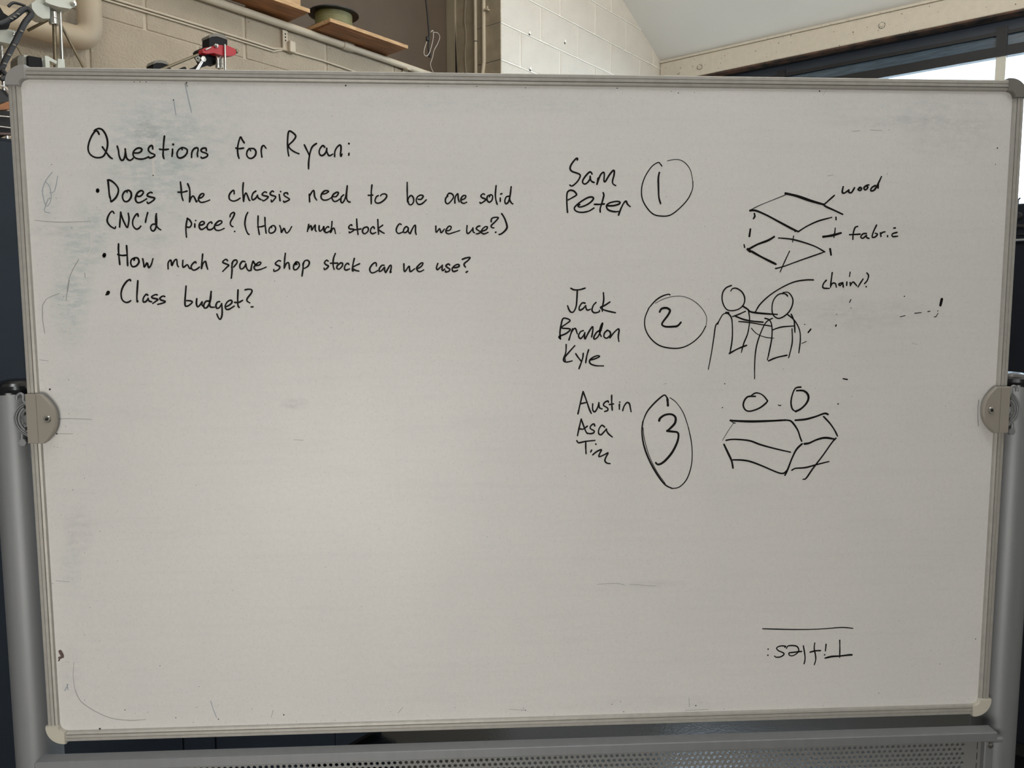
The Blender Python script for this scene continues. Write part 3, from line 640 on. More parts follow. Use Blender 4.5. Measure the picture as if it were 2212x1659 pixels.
# posts, caps, pivots
for sx in (-1, 1):
    X = sx*0.9395
    outline = []
    for k in range(48):
        a = 2*PI*k/48; c, s_ = math.cos(a), math.sin(a)
        outline.append((X + 0.036*abs(c)**0.8*(1 if c > 0 else -1), 0.034 + 0.043*abs(s_)**0.9*(1 if s_ > 0 else -1)))
    po = W_(MB().prism(outline, 'z', 0.06, wbz+0.043, True), 'post', m_alu)
    MB().lathe([(0.0374, wbz+0.0425), (0.0374, wbz+0.046), (0.0365, wbz+0.051), (0.0335, wbz+0.057), (0.029, wbz+0.0615), (0.022, wbz+0.0655), (0.013, wbz+0.068), (0.0001, wbz+0.069)], (X, 0.034, 0), 'z', 40, 1.17).build('post_cap', m_blackcap, po)
    W_(MB().bbox((X-0.035, -0.34, 0.06), (X+0.035, 0.34, 0.10), 0.01), 'foot', m_alu)
    for yy in (-0.31, 0.31):
        MBc = MB().lathe([(0.005, -0.012), (0.03, -0.012), (0.03, 0.012), (0.005, 0.012)], (X, yy, 0.03), 'x', 24)
        W_(MBc, 'caster', m_blackcap)
    # plate: straight outer side, bowed inner side
    q8 = lambda v: abs(CAM.x + (sx*v - CAM.x)*1.0075)
    xo, xi, xm = q8(0.8925), q8(0.8415), q8(0.8655)
    pp = [(sx*xo, wbz+0.0445), (sx*xm, wbz+0.0445)]
    for i in range(1, 16):
        t = -1 + 2*i/16; pp.append((sx*(xi + (xm-xi)*abs(t)**2.3), wbz - 0.0440*t + 0.0))
    pp += [(sx*xm, wbz-0.0435), (sx*xo, wbz-0.0435)]
    n = len(pp); c = (sx*0.885, wbz)
    ins = [(c[0]+(p[0]-c[0])*0.93, c[1]+(p[1]-c[1])*0.975) for p in pp]
    mb = MB().add([(p[0], -0.007, p[1]) for p in pp] + [(p[0], -0.013, p[1]) for p in pp] + [(p[0], -0.0155, p[1]) for p in ins],
        [(i, (i+1) % n, n+(i+1) % n, n+i) for i in range(n)] + [(n+i, n+(i+1) % n, 2*n+(i+1) % n, 2*n+i) for i in range(n)] + [tuple(range(2*n, 3*n))])
    pl = W_(mb, 'pivot_plate', m_plate)
    mb = MB().lathe([(0.0066, -0.0155), (0.0066, -0.017), (0.0056, -0.018), (0.0032, -0.018), (0.0028, -0.0165), (0.0001, -0.0165)], (sx*q8(0.8562), 0, wbz+0.0004), 'y', 20)
    mb.build('screw', m_steel, pl)
    MB().lathe([(0.0029, -0.0166), (0.0028, -0.0170), (0.0001, -0.0170)], (sx*q8(0.8562), 0, wbz+0.0004), 'y', 6).build('screw_socket', m_cab_dark, pl)
    MB().box((sx*q8(0.8735)-0.0003, -0.0157, wbz-0.042), (sx*q8(0.8735)+0.0003, -0.0154, wbz+0.043)).build('crease', m_rail_dark, pl)
    # ratchet disc and the two curved straps between plate and post
    mb = MB().lathe([(0.0001, -0.014), (0.012, -0.014), (0.013, -0.010), (0.022, -0.009), (0.0225, -0.012), (0.0255, -0.012), (0.026, -0.004)], (sx*0.889, 0, wbz), 'y', 32)
    W_(mb, 'ratchet_disc', m_alu)
    for k in range(16):
        a = PI*(0.5 + (k+0.5)/16) if sx < 0 else -PI*0.5 + PI*(k+0.5)/16
        mb = MB().lathe([(0.0011, -0.0085), (0.0010, -0.0125), (0.0001, -0.013)], (sx*0.889 + 0.0185*math.cos(a), 0, wbz + 0.0185*math.sin(a)), 'y', 6)
        W_(mb, 'ratchet_dot', m_steel)
    for rr, th in ((0.0285, 0.0014), (0.0318, 0.0013)):
        pth = [(sx*0.897, -0.012, wbz+0.033)] + [(sx*(0.889 + rr*math.sin(t)), -0.012, wbz + rr*math.cos(t)*0.97) for t in [PI*(0.12+0.76*i/14) for i in range(15)]] + [(sx*0.897, -0.012, wbz-0.033)]
        W_(MB().tube(pth, th, 8), 'curved_strap', m_alu)
    W_(MB().tube(smooth([(sx*0.899, -0.012, wbz+0.028), (sx*0.903, -0.012, wbz+0.034), (sx*0.9025, -0.012, wbz+0.042), (sx*0.907, -0.012, wbz+0.0455), (sx*0.913, -0.012, wbz+0.042), (sx*0.914, -0.012, wbz+0.035)]), 0.0025, 8), 'lever_hook', m_alu)
    W_(MB().tube([(sx*0.909, -0.012, wbz-0.026), (sx*0.909, -0.012, wbz-0.036)], 0.0024, 8), 'lever_tail', m_alu)
    W_(MB().lathe([(0.0068, -0.014), (0.0068, -0.008)], (sx*0.908, 0, wbz-0.0415), 'y', 6), 'hex_nut', m_alu)
    W_(MB().tube([(sx*0.893, -0.008, wbz), (sx*0.91, 0.004, wbz)], 0.012, 16), 'pivot_axle', m_alu)
    gt = MB()
    for k in range(4): gt.box((sx*0.8985, -0.0145, wbz+0.022-0.013*k-0.003), (sx*0.9015, -0.006, wbz+0.022-0.013*k+0.003))
    W_(gt, 'gear_teeth', m_cab_dark)
# crossbar and the perforated panel
CBZ = wbz-0.6175
W_(MB().bbox((-0.903, -0.050, CBZ-0.0185), (0.8895, -0.022, CBZ), 0.0016), 'crossbar', m_alu)
W_(MB().bbox((0.868, -0.046, CBZ-0.30), (0.885, -0.020, CBZ-0.019), 0.002), 'panel_bracket', m_alu)
W_(MB().bbox((-0.900, -0.046, CBZ-0.30), (-0.878, -0.020, CBZ-0.019), 0.002), 'panel_bracket', m_alu)
W_(MB().bbox((0.886, -0.034, CBZ-0.032), (0.915, -0.014, CBZ-0.021), 0.003), 'bracket_ear', m_alu)
W_(MB().lathe([(0.0055, -0.046), (0.0055, -0.049), (0.0001, -0.050)], (0.877, 0, CBZ-0.027), 'y', 14), 'bolt', m_steel)
def perforated():
    px_, pz_, rh = 0.01072, 0.0093, 0.0034
    x0, x1 = -0.84, 0.836; nc = int((x1-x0)/px_); z1 = CBZ-0.018; nr = 30; Y = -0.034
    v = []; f = []
    def quad(a, b, c, d): k = len(v); v.extend((a, b, c, d)); f.append((k, k+1, k+2, k+3))
    for r in range(nr):
        zc = z1 - pz_*(r+0.5); off = 0.5*px_ if r % 2 else 0.0
        for c in range(nc):
            xc = x0 + off + px_*(c+0.5); k = len(v)
            for j in range(8):
                a = j*PI/4; ca, sa = math.cos(a), math.sin(a); m = max(abs(ca), abs(sa))
                v.append((xc + ca/m*px_/2, Y, zc + sa/m*pz_/2))
            for j in range(8):
                a = j*PI/4; v.append((xc + rh*1.04*math.cos(a), Y, zc + rh*1.04*math.sin(a)))
            for j in range(8):
                a = j*PI/4; v.append((xc + rh*1.04*math.cos(a), Y+0.0015, zc + rh*1.04*math.sin(a)))
            for j in range(8):
                q = (j+1) % 8; f.append((k+j, k+q, k+8+q, k+8+j)); f.append((k+8+j, k+8+q, k+16+q, k+16+j))
        xl, xr = x0+off, x0+off+px_*nc
        quad((-0.877, Y, zc-pz_/2), (xl, Y, zc-pz_/2), (xl, Y, zc+pz_/2), (-0.877, Y, zc+pz_/2))
        quad((xr, Y, zc-pz_/2), (0.868, Y, zc-pz_/2), (0.868, Y, zc+pz_/2), (xr, Y, zc+pz_/2))
    zb = z1-pz_*nr
    quad((-0.877, Y, zb-0.03), (0.868, Y, zb-0.03), (0.868, Y, zb), (-0.877, Y, zb))
    m = MB(); m.add(v, f); return W_(m, 'perforated_panel', m_perf)
pf = perforated()
for k in range(10):
    W_(MB().box((0.8605, -0.0346, CBZ-0.028-k*0.021-0.014), (0.8614, -0.0339, CBZ-0.028-k*0.021)), 'slot', m_cab_dark, par=pf)

# ------------------------------------------------------------------ marker writing: thin ink ribbons lying on the enamel
_ord = [0]; _base = [-0.0004]
def ribbon(mb, pts, w):
    """pts in metres on the board (x, z), w = width in metres; rounded ends"""
    _ord[0] += 1; Y = _base[0] - 0.0000010*(_ord[0] % 150)
    P = smooth([tuple(p) for p in pts], 5) if len(pts) > 2 else [tuple(p) for p in pts]
    Q = [P[0]]
    for p in P[1:]:
        if math.hypot(p[0]-Q[-1][0], p[1]-Q[-1][1]) > 1e-5: Q.append(p)
    n = len(Q); h = w/2
    if n < 2: return disc(mb, Q[0], h)
    L = []; Rr = []
    for i in range(n):
        a, b = Q[max(i-1, 0)], Q[min(i+1, n-1)]; dx, dz = b[0]-a[0], b[1]-a[1]; l = math.hypot(dx, dz) or 1
        nx, nz = -dz/l, dx/l; t = i/(n-1); ww = h*(1.0 + 0.10*math.sin(9*t + _ord[0]))
        if t > 0.9 and n > 6: ww *= 0.86
        L.append((Q[i][0]+nx*ww, Y, Q[i][1]+nz*ww)); Rr.append((Q[i][0]-nx*ww, Y, Q[i][1]-nz*ww))
    mb.add(L + Rr, [(i, i+1, n+i+1, n+i) for i in range(n-1)])
    disc(mb, Q[0], h, Y-1e-6); disc(mb, Q[-1], h*0.9, Y-1e-6)
def disc(mb, c, r, Y=None):
    Y = _base[0] - 0.0002 if Y is None else Y
    mb.add([(c[0]+r*math.cos(a*PI/5), Y, c[1]+r*math.sin(a*PI/5)) for a in range(10)], [tuple(range(10))])
KM = 1/1155.0            # metres on the board for one photograph pixel of pen width
def ink(name, frame, strokes, w=3.5, mt=None, label=None, base=None):
    """frame = (x0, y0, k): where the traced detail lies on the board and its magnification"""
    x0, y0, k = frame; mb = MB(); _base[0] = base or -0.0004
    for s in strokes:
        ww = w
        if isinstance(s, tuple) and isinstance(s[0], list): s, ww = s
        q = []
        for (x, y) in s:
            p = onY(x0 + x/k, y0 + y/k, 0.0); q.append((p.x, p.z - wbz))
        if len(q) == 1: disc(mb, q[0], ww*KM/2)
        else: ribbon(mb, q, ww*KM)
    o = mb.build(name, mt or m_ink, pan)
    if label: o['label'] = label
    return o
WD, SK = 'handwritten_word', 'marker_sketch'
A = (180, 270, 7.628)
ink(WD, A, [[(262,155),(240,112),(215,95),(190,110),(140,180),(95,290),(80,390),(105,470),(170,525),(255,540),(330,515),(375,440),(400,340),(395,240),(365,150),(315,80),(260,60),(205,75),(180,98)],
 [(315,362),(375,445),(430,520),(478,555)],
 [(560,350),(580,420),(590,500),(615,565),(640,583),(670,560),(690,480),(690,395)], [(692,395),(700,470),(715,545),(760,583),(800,570),(822,548)],
 [(830,460),(900,462),(950,440),(965,400),(930,380),(880,390),(835,430),(820,480),(840,530),(900,558),(990,560),(1080,525)],
 [(1145,395),(1140,350),(1115,342),(1080,375),(1075,420),(1110,460),(1175,490),(1165,520),(1100,545),(1075,525)],
 [(1338,185),(1325,300),(1318,420),(1315,500),(1330,555)], [(1258,400),(1330,408),(1405,400)],
 [(1472,400),(1470,450),(1462,518)], ([(1482,322)], 4.8),
 [(1620,375),(1570,410),(1545,470),(1560,530),(1605,545),(1660,520),(1705,470),(1712,410),(1670,380),(1620,375),(1632,405)],
 [(1785,535),(1790,450),(1830,390),(1880,378),(1893,410),(1880,470),(1885,522)],
 [(2028,425),(2020,385),(1970,385),(1940,415),(1960,445),(2020,465),(2050,490),(2030,525),(1960,548),(1940,530)]], 3.6)
B = (490, 270, 7.373)
ink(WD, B, [[(278,285),(245,235),(218,192),(185,290),(172,380),(178,470),(195,532)], [(145,368),(200,378),(270,368)],
 [(360,375),(325,420),(318,480),(350,525),(400,530),(450,490),(465,430),(440,385),(400,375),(370,380),(380,412)],
 [(560,510),(548,420),(560,350),(590,328),(625,372)]], 3.5)
ink(WD, B, [[(988,492),(972,400),(968,250),(988,103),(1060,130),(1098,185),(1050,260),(985,325),(1010,380),(1080,430),(1150,460)],
 [(1235,318),(1280,410),(1315,480)], [(1428,295),(1360,350),(1325,450),(1305,580),(1302,700)],
 [(1560,355),(1530,328),(1490,370),(1470,430),(1490,480),(1530,485),(1575,440),(1592,372)], [(1592,372),(1595,430),(1630,490),(1688,465)],
 [(1718,505),(1722,420),(1760,350),(1805,320),(1820,370),(1810,470),(1820,502),(1835,465)], ([(1945,298)], 4.2), [(1946,452),(1942,482)]], 3.5)
C = (190, 380, 8.193)
ink('bullet_dot', C, [([(174,250),(172,275)], 7)])
ink(WD, C, [[(355,75),(368,200),(380,330),(400,408)], [(350,75),(400,80),(480,140),(535,220),(535,300),(490,390),(415,455),(405,430)],
 [(690,265),(650,280),(615,340),(620,410),(660,455),(720,440),(765,370),(765,300),(735,262),(700,258),(695,290)],
 [(862,355),(920,362),(970,320),(980,280),(940,262),(880,300),(845,380),(850,440),(890,475),(960,455),(1040,405)],
 [(1135,300),(1110,290),(1060,320),(1055,355),(1110,375),(1182,395),(1150,440),(1070,488),(1050,465)]], 3.7)
ink(WD, C, [[(1638,110),(1650,220),(1660,350),(1685,435)], [(1595,288),(1680,288),(1758,268)],
 [(1765,140),(1800,230),(1805,340),(1798,460)], [(1798,460),(1820,400),(1860,355),(1895,400),(1920,458),(1935,445)],
 [(1965,395),(2010,385),(2050,345),(2045,315),(2000,325),(1965,380),(1960,430),(2000,468),(2070,460),(2155,428)]], 3.4)
ink(WD, C, [[(462,660),(435,625),(390,660),(350,740),(345,810),(390,880),(450,920),(480,930),(490,900)],
 [(562,905),(570,790),(582,640)], [(582,640),(600,720),(650,840),(695,915),(715,860),(728,760),(715,662)],
 [(890,715),(880,672),(840,700),(795,790),(800,880),(850,940),(900,930),(938,888)], [(1060,650),(1035,740),(1018,825)],
 [(1190,855),(1140,860),(1110,910),(1130,965),(1170,970),(1205,910),(1218,800),(1212,670)], [(1212,670),(1200,730),(1205,850),(1240,920),(1290,955)]], 3.4)
D = (450, 380, 6.703)
ink(WD, C, [[(1765,750),(1745,830),(1735,950),(1745,1085)], [(1755,755),(1800,780),(1835,850),(1800,910),(1745,900)], [(1892,850),(1893,910)], ([(1908,790)], 3.4),
 [(1975,870),(2030,865),(2062,830),(2030,805),(1985,830),(1968,890),(1990,940),(2030,945),(2090,905)],
 [(2196,840),(2180,815),(2135,840),(2108,900),(2130,950),(2190,945),(2235,905)],
 [(2254,875),(2310,870),(2368,830),(2362,798),(2315,800),(2260,850),(2240,905),(2262,955),(2325,965),(2412,930)]], 3.4)
ink(WD, D, [[(315,590),(325,555),(360,530),(380,545),(360,600),(325,660),(320,700),(340,728),(358,735)], ([(383,805)], 3.6),
 [(572,530),(545,590),(530,690),(545,770),(570,830),(592,848)]], 3.3)
ink(WD, D, [[(722,580),(720,720),(740,850)], [(820,602),(825,720),(838,832)], [(715,740),(770,735),(822,718)],
 [(920,725),(885,760),(880,810),(910,830),(960,805),(975,755),(950,720),(915,730),(918,750)],
 [(1035,720),(1052,770),(1058,822),(1095,760),(1115,800),(1135,828),(1170,800),(1208,735)]], 3.2)
ink(WD, D, [[(1435,805),(1455,700)], [(1440,780),(1485,720),(1497,770),(1500,785),(1540,720),(1550,715),(1548,780),(1565,803)],
 [(1605,720),(1605,780),(1620,800),(1655,770),(1672,730),(1675,790),(1690,812)], [(1745,745),(1730,735),(1695,770),(1690,810),(1720,820),(1770,790)],
 [(1792,660),(1785,740),(1768,825),(1800,765),(1825,765),(1842,835)]], 3.2)
E_ = (760, 380, 6.144)
ink(WD, D, [[(2080,720),(2070,705),(2035,735),(2045,765),(2110,775),(2090,800),(2045,825),(2040,810)], [(2148,625),(2155,740),(2168,850)], [(2130,780),(2212,768)],
 [(2274,742),(2242,765),(2233,813),(2263,838),(2307,808),(2318,764),(2296,740),(2264,750)], [(2405,762),(2388,736),(2356,764),(2348,812),(2378,838),(2425,820)],
 [(2454,632),(2459,742),(2465,845)], [(2525,714),(2460,768),(2503,806),(2547,832)]], 3.3)
ink(WD, E_, [[(655,645),(630,638),(600,680),(590,730),(620,765),(675,745)], [(745,690),(725,672),(695,700),(685,745),(715,752),(745,720)], [(750,690),(750,740),(775,768)], [(775,768),(795,720),(825,665),(845,660),(845,740),(855,778)]], 3.2)
ink(WD, E_, [[(1115,665),(1120,750),(1165,700),(1185,755),(1228,706)], [(1250,730),(1300,720),(1320,680),(1290,668),(1255,710),(1250,750),(1285,770),(1340,755),(1432,725)]], 3.2)
ink(WD, E_, [[(1530,660),(1525,740),(1545,765),(1590,720),(1608,690)], [(1608,690),(1610,740),(1628,755)], [(1700,665),(1675,670),(1650,700),(1680,725),(1710,745),(1680,765),(1650,770)],
 [(1725,735),(1780,715),(1800,680),(1770,675),(1730,710),(1720,750),(1755,770),(1808,750)], [(1850,610),(1855,570),(1890,552),(1945,555),(1900,610),(1850,660),(1860,685),(1885,690)], ([(1912,746),(1905,750)], 3.4),
 ([(1990,503),(2030,570),(2060,670),(2040,720),(1990,765),(1955,778)], 3.9)], 3.2)
ink(WD, D, [[(375,260),(370,210),(335,230),(303,280),(310,340),(365,365),(420,350),(462,322)], [(508,100),(500,220),(512,370)], [(512,370),(520,300),(545,248),(565,280),(590,345),(605,358)],
 [(690,220),(650,250),(630,310),(645,348),(690,320),(712,280)], [(712,280),(725,320),(765,345)], [(845,240),(815,232),(780,265),(800,285),(865,300),(850,330),(800,362),(785,350)],
 [(945,230),(925,218),(895,255),(915,280),(975,300),(960,335),(918,378),(912,350)], [(1028,270),(1040,362)], ([(1048,228)], 3.6), [(1152,265),(1140,245),(1100,255),(1105,290),(1175,335),(1150,360),(1100,380),(1090,365)]], 3.3)
ink(WD, D, [[(1468,375),(1462,265)], [(1465,290),(1515,215),(1532,225),(1540,300),(1570,350)], [(1640,260),(1690,258),(1740,230),(1725,215),(1680,220),(1640,265),(1635,320),(1670,350),(1730,345),(1790,310)],
 [(1800,300),(1850,300),(1885,250),(1860,238),(1810,270),(1790,320),(1820,368),(1860,365),(1905,335)], [(1960,275),(1925,310),(1920,370),(1945,388),(1980,330),(2000,240),(2012,145)], [(2012,145),(2000,300),(2020,365),(2055,380)]], 3.4)
ink(WD, E_, [[(268,120),(258,220),(258,370)], [(218,258),(250,258),(280,255)], [(352,262),(325,280),(308,330),(330,360),(380,355),(440,310),(465,265),(440,240),(400,245),(382,264)]], 3.3)
ink(WD, E_, [[(735,88),(735,200),(738,345)], [(740,345),(755,290),(790,260),(820,300),(815,355),(785,385),(755,370),(752,342)], [(880,310),(920,310),(948,270),(915,255),(870,280),(855,330),(880,375),(930,370),(988,318)]], 3.2)
ink(WD, E_, [[(1275,265),(1245,300),(1245,350),(1275,370),(1320,330),(1350,280),(1330,240),(1290,232),(1265,258)], [(1368,362),(1370,290),(1405,235),(1412,300),(1425,345)], [(1450,320),(1500,300),(1512,265),(1480,262),(1450,300),(1450,345),(1485,365),(1525,348)]], 3.2)
ink(WD, E_, [[(1760,245),(1740,238),(1712,265),(1730,290),(1775,310),(1760,335),(1710,365),(1700,350)], [(1830,255),(1800,270),(1795,320),(1825,350),(1860,320),(1868,270),(1845,250),(1825,280)], [(1915,130),(1905,240),(1912,320),(1930,378)],
 [(1970,295),(1970,340)], [(1975,242),(1993,236)], [(2085,270),(2050,280),(2030,330),(2045,370),(2080,340),(2105,240),(2115,145)], [(2115,145),(2095,300),(2115,355),(2138,372)]], 3.3)
F_ = (200, 530, 7.373)
ink('bullet_dot', F_, [([(190,148),(184,172)], 7.5)])
ink(WD, F_, [[(415,-22),(415,100),(435,306)], [(543,5),(552,150),(560,324)], [(403,145),(470,162),(550,155)], [(662,238),(665,205),(620,230),(610,290),(640,340),(700,325),(740,265),(720,205),(670,200),(650,215)],
 [(800,215),(815,290),(825,348),(868,280),(885,330),(900,355),(935,310),(962,215)]], 3.6)
ink(WD, F_, [[(1205,375),(1205,280),(1240,235),(1255,260),(1264,322),(1300,250),(1340,225),(1350,310),(1368,342)], [(1440,240),(1435,320),(1450,350),(1490,320),(1515,312),(1545,365),(1580,370)], [(1648,280),(1635,262),(1590,300),(1570,350),(1605,395),(1660,380),(1705,345)], [(1755,140),(1745,240),(1735,370)], [(1735,370),(1760,290),(1800,255),(1815,320),(1835,380)]], 3.4)
G = (460, 530, 6.9125)
ink(WD, G, [[(220,230),(195,208),(155,235),(155,260),(235,295),(210,325),(148,388)], [(275,490),(285,380),(285,262)], [(280,330),(300,240),(350,220),(360,260),(310,325)], [(480,245),(440,240),(405,290),(410,345),(440,350),(480,310),(492,275)], [(492,275),(500,330),(530,375),(565,375)],
 [(568,375),(580,300),(600,235),(620,272),(640,285)], [(630,300),(690,295),(718,260),(690,252),(640,290),(615,330),(640,368),(710,360),(795,325)]], 3.4)
ink(WD, G, [[(1010,235),(980,228),(935,265),(945,290),(1000,320),(975,365),(915,388),(910,360)], [(1082,120),(1070,230),(1065,340)], [(1065,340),(1090,280),(1130,260),(1145,355)], [(1255,285),(1230,265),(1205,310),(1210,360),(1250,360),(1290,310),(1280,260),(1240,250),(1230,290)],
 [(1348,270),(1345,350),(1330,460)], [(1345,300),(1365,240),(1410,222),(1440,255),(1420,310),(1365,345)]], 3.4)
ink(WD, G, [[(1720,235),(1695,222),(1665,260),(1690,290),(1725,310),(1700,345),(1665,362),(1660,340)], [(1828,122),(1800,200),(1795,300),(1810,358)], [(1755,268),(1865,265)], [(1900,270),(1860,300),(1850,340),(1885,355),(1930,310),(1935,270),(1905,260)], [(2030,285),(2010,268),(1975,300),(1965,350),(1990,370),(2040,352)],
 [(2112,195),(2090,290),(2082,370),(2095,385)], [(2190,275),(2085,330),(2120,370),(2180,385)]], 3.4)
H = (760, 530, 7.9)
ink(WD, H, [[(420,350),(415,305),(385,300),(335,345),(305,410),(330,465),(380,465),(440,432)], [(550,340),(510,345),(470,400),(470,445),(510,430),(550,380)], [(560,375),(560,430),(578,465)], [(578,465),(610,410),(650,345),(675,350),(665,420),(655,462),(672,455)]], 3.4)
ink(WD, H, [[(888,315),(900,450),(975,355),(985,400),(1000,450),(1072,400)], [(1115,400),(1180,365),(1215,310),(1190,300),(1140,340),(1105,390),(1130,440),(1170,448),(1225,420)]], 3.4)
ink(WD, H, [[(1468,310),(1445,380),(1460,415),(1500,385),(1545,340)], [(1545,340),(1540,410),(1555,432),(1585,405)], [(1670,335),(1645,318),(1605,350),(1640,385),(1675,410),(1650,445),(1600,455),(1600,435)], [(1735,380),(1800,375),(1835,350),(1810,325),(1750,350),(1712,400),(1730,445),(1770,440),(1805,425)],
 [(1885,240),(1950,215),(2020,208),(1980,260),(1920,310),(1920,345),(1940,372)], ([(1950,461),(1976,444)], 3.6)], 3.5)
ink('bullet_dot', F_, [([(252,748),(240,770)], 7.2), ([(240,770),(215,788)], 3.4)])
ink(WD, F_, [[(607,565),(595,545),(540,580),(480,670),(455,770),(470,860),(520,905),(570,905),(608,882)], [(722,565),(712,720),(706,830),(712,898),(722,885)], [(880,795),(855,780),(810,840),(810,900),(850,895),(885,850)], [(885,845),(900,885),(942,900)],
 [(1030,790),(1000,785),(945,815),(960,840),(1040,860),(1010,890),(960,925)], [(1150,815),(1120,808),(1075,840),(1090,870),(1160,895),(1120,920),(1040,940)]], 3.6)
ink(WD, F_, [[(1490,650),(1480,780),(1472,900),(1480,965),(1530,960),(1590,905),(1560,885),(1500,880)], [(1660,850),(1655,930),(1675,980),(1720,940),(1745,900)], [(1745,900),(1745,950),(1770,970)],
 [(1860,890),(1810,890),(1775,940),(1780,995),(1820,990),(1860,930),(1885,830),(1890,735)], [(1890,735),(1865,920),(1880,980),(1940,985)]], 3.6)
ink(WD, G, [[(100,840),(65,850),(45,900),(60,940),(100,925),(130,870)], [(130,870),(138,960),(135,1050),(110,1105),(80,1075),(60,1025)], [(200,915),(250,890),(285,850),(270,820),(220,840),(185,900),(195,950),(240,955),(318,908)], [(375,665),(370,800),(375,900),(395,928)], [(325,850),(380,855),(445,820)],
 [(480,665),(530,655),(580,665),(575,710),(515,790),(510,830),(550,858)], ([(572,920),(600,918)], 3.4)], 3.5)
I = (1190, 320, 10.37)
ink(WD, I, [[(590,265),(600,240),(575,228),(520,280),(450,380),(430,460),(470,520),(580,560),(650,595),(650,650),(600,740),(520,820),(465,850),(425,828)], [(920,580),(900,545),(860,540),(780,620),(715,720),(715,780),(765,805),(830,760),(880,680),(880,630)], [(880,630),(885,700),(920,750),(970,770)],
 [(1030,810),(1045,740),(1055,670)], [(1030,810),(1100,620),(1165,545),(1195,570),(1190,680),(1190,740),(1220,745),(1310,600),(1390,505),(1420,520),(1410,620),(1380,730),(1390,800),(1450,838)]], 3.6)
ink(WD, I, [[(372,1440),(360,1290),(355,1100),(370,990),(430,945),(510,960),(560,1010),(572,1050),(480,1110),(385,1160)], [(645,1265),(605,1300),(650,1320),(760,1290),(880,1220),(950,1140),(930,1100),(840,1105),(700,1180),(560,1290),(525,1360),(580,1420),(700,1440),(850,1410),(965,1342)],
 [(1170,1000),(1185,1060),(1150,1200),(1105,1350),(1105,1435)], [(975,1260),(1090,1260),(1200,1250)], [(1260,1290),(1400,1290),(1530,1250),(1540,1205),(1450,1195),(1310,1230),(1245,1290),(1270,1370),(1350,1410),(1440,1425),(1510,1420)],
 [(1515,1500),(1570,1350),(1640,1220),(1685,1190),(1710,1250),(1775,1310)]], 3.6)
J = (1180, 320, 5.529)
ink(SK, J, [[(1380,215),(1362,190),(1335,172),(1260,220),(1180,340),(1140,470),(1145,600),(1200,710),(1280,790),(1380,812),(1480,800),(1590,720),(1690,610),(1745,490),(1750,400)], ([(1750,400),(1720,260),(1650,170),(1560,135),(1445,152)], 1.6)], 2.6, label='hand-drawn circle around the number 1')
ink('handwritten_number', J, [[(1350,292),(1338,360),(1340,480),(1345,590),(1365,662)]], 3.8)
K = (1180, 600, 5.821)
ink(WD, K, [[(308,132),(350,152),(420,150),(490,130)], [(390,152),(385,260),(375,360),(345,425),(310,432),(285,400),(268,352)], [(488,320),(450,318),(415,370),(420,408),(460,390),(495,350)], [(495,350),(500,385),(520,408),(555,395)], [(625,310),(590,350),(575,410),(605,440),(660,430),(670,410)],
 [(718,190),(722,280),(705,370),(705,422)], [(800,305),(730,350),(680,375),(740,410),(870,440)]], 3.4)
ink(WD, K, [[(178,770),(172,690),(185,600),(215,510),(300,535),(250,580),(190,630),(300,645),(250,700),(160,740),(178,770)], [(285,782),(310,700),(330,640)], [(318,680),(350,640),(370,645),(390,705)], [(465,665),(430,680),(405,730),(430,765),(465,730),(485,690)], [(485,690),(480,755),(490,770)], [(490,770),(530,690),(580,615),(585,660),(570,745)],
 [(690,660),(640,680),(600,740),(605,772),(650,740),(690,650),(710,570),(690,600),(670,680),(690,738)], [(770,660),(735,690),(725,740),(760,760),(805,720),(800,680),(770,660)], [(800,755),(850,690),(900,645),(915,660),(905,740),(912,800)]], 3.4)
ink(WD, K, [[(250,840),(245,940),(215,1030),(250,1060),(325,1045)], [(358,855),(290,930),(235,1000),(240,1040)], [(370,955),(400,1000),(440,1050)], [(465,950),(455,1020),(410,1145)], [(532,905),(510,980),(495,1070)], [(545,1035),(610,1020),(670,990),(640,980),(580,1005),(545,1040),(555,1080),(620,1105),(720,1108)]], 3.3)
ink(SK, K, [([(1555,215),(1530,208),(1450,235),(1370,290),(1290,380)], 3), [(1290,380),(1240,510),(1245,640),(1310,760),(1420,850),(1560,885),(1700,880),(1830,820),(1940,720),(2005,610)], ([(2005,610),(2015,500),(1960,390),(1860,295),(1740,240),(1620,232),(1480,265),(1370,322)], 1.3)], 2.8, label='hand-drawn circle around the number 2')
ink('handwritten_number', K, [[(1425,430),(1450,390),(1510,380),(1555,410),(1530,470),(1470,550),(1455,590),(1500,615),(1590,615),(1650,605),(1693,560)]], 4.4)
L_ = (1220, 820, 6.6375)
ink(WD, L_, [[(188,492),(215,370),(262,170)], [(262,170),(310,300),(350,420),(380,485)], [(230,345),(320,325)], [(400,348),(400,430),(430,462),(470,400),(488,330)], [(488,330),(495,400),(535,420)], [(625,325),(615,305),(570,330),(555,370),(610,405),(615,440),(570,458)], [(672,225),(672,330),(680,440)], [(638,358),(700,348)],
 [(782,352),(782,425)], ([(788,322)], 3.6), [(830,445),(850,380),(890,330),(925,345),(940,410),(950,460)]], 3.4)
ink(WD, L_, [[(182,802),(205,690),(235,565)], [(235,565),(265,650),(300,740),(325,775)], [(200,700),(260,710),(325,665)], [(430,665),(415,635),(375,660),(365,700),(420,735),(410,765),(360,775),(320,765)], [(570,680),(530,655),(490,710),(485,770),(520,790),(570,740),(600,710)], [(590,710),(620,770),(680,822)]], 3.4)
ink(WD, L_, [[(172,875),(200,905),(300,885),(432,872)], [(300,890),(300,980),(305,1062)], ([(445,925)], 4), [(385,1010),(370,1038)], [(400,1078),(460,1030),(525,1005),(500,1060),(490,1105),(560,1080),(620,1048),(590,1110),(575,1160),(600,1195),(650,1205)]], 3.4)
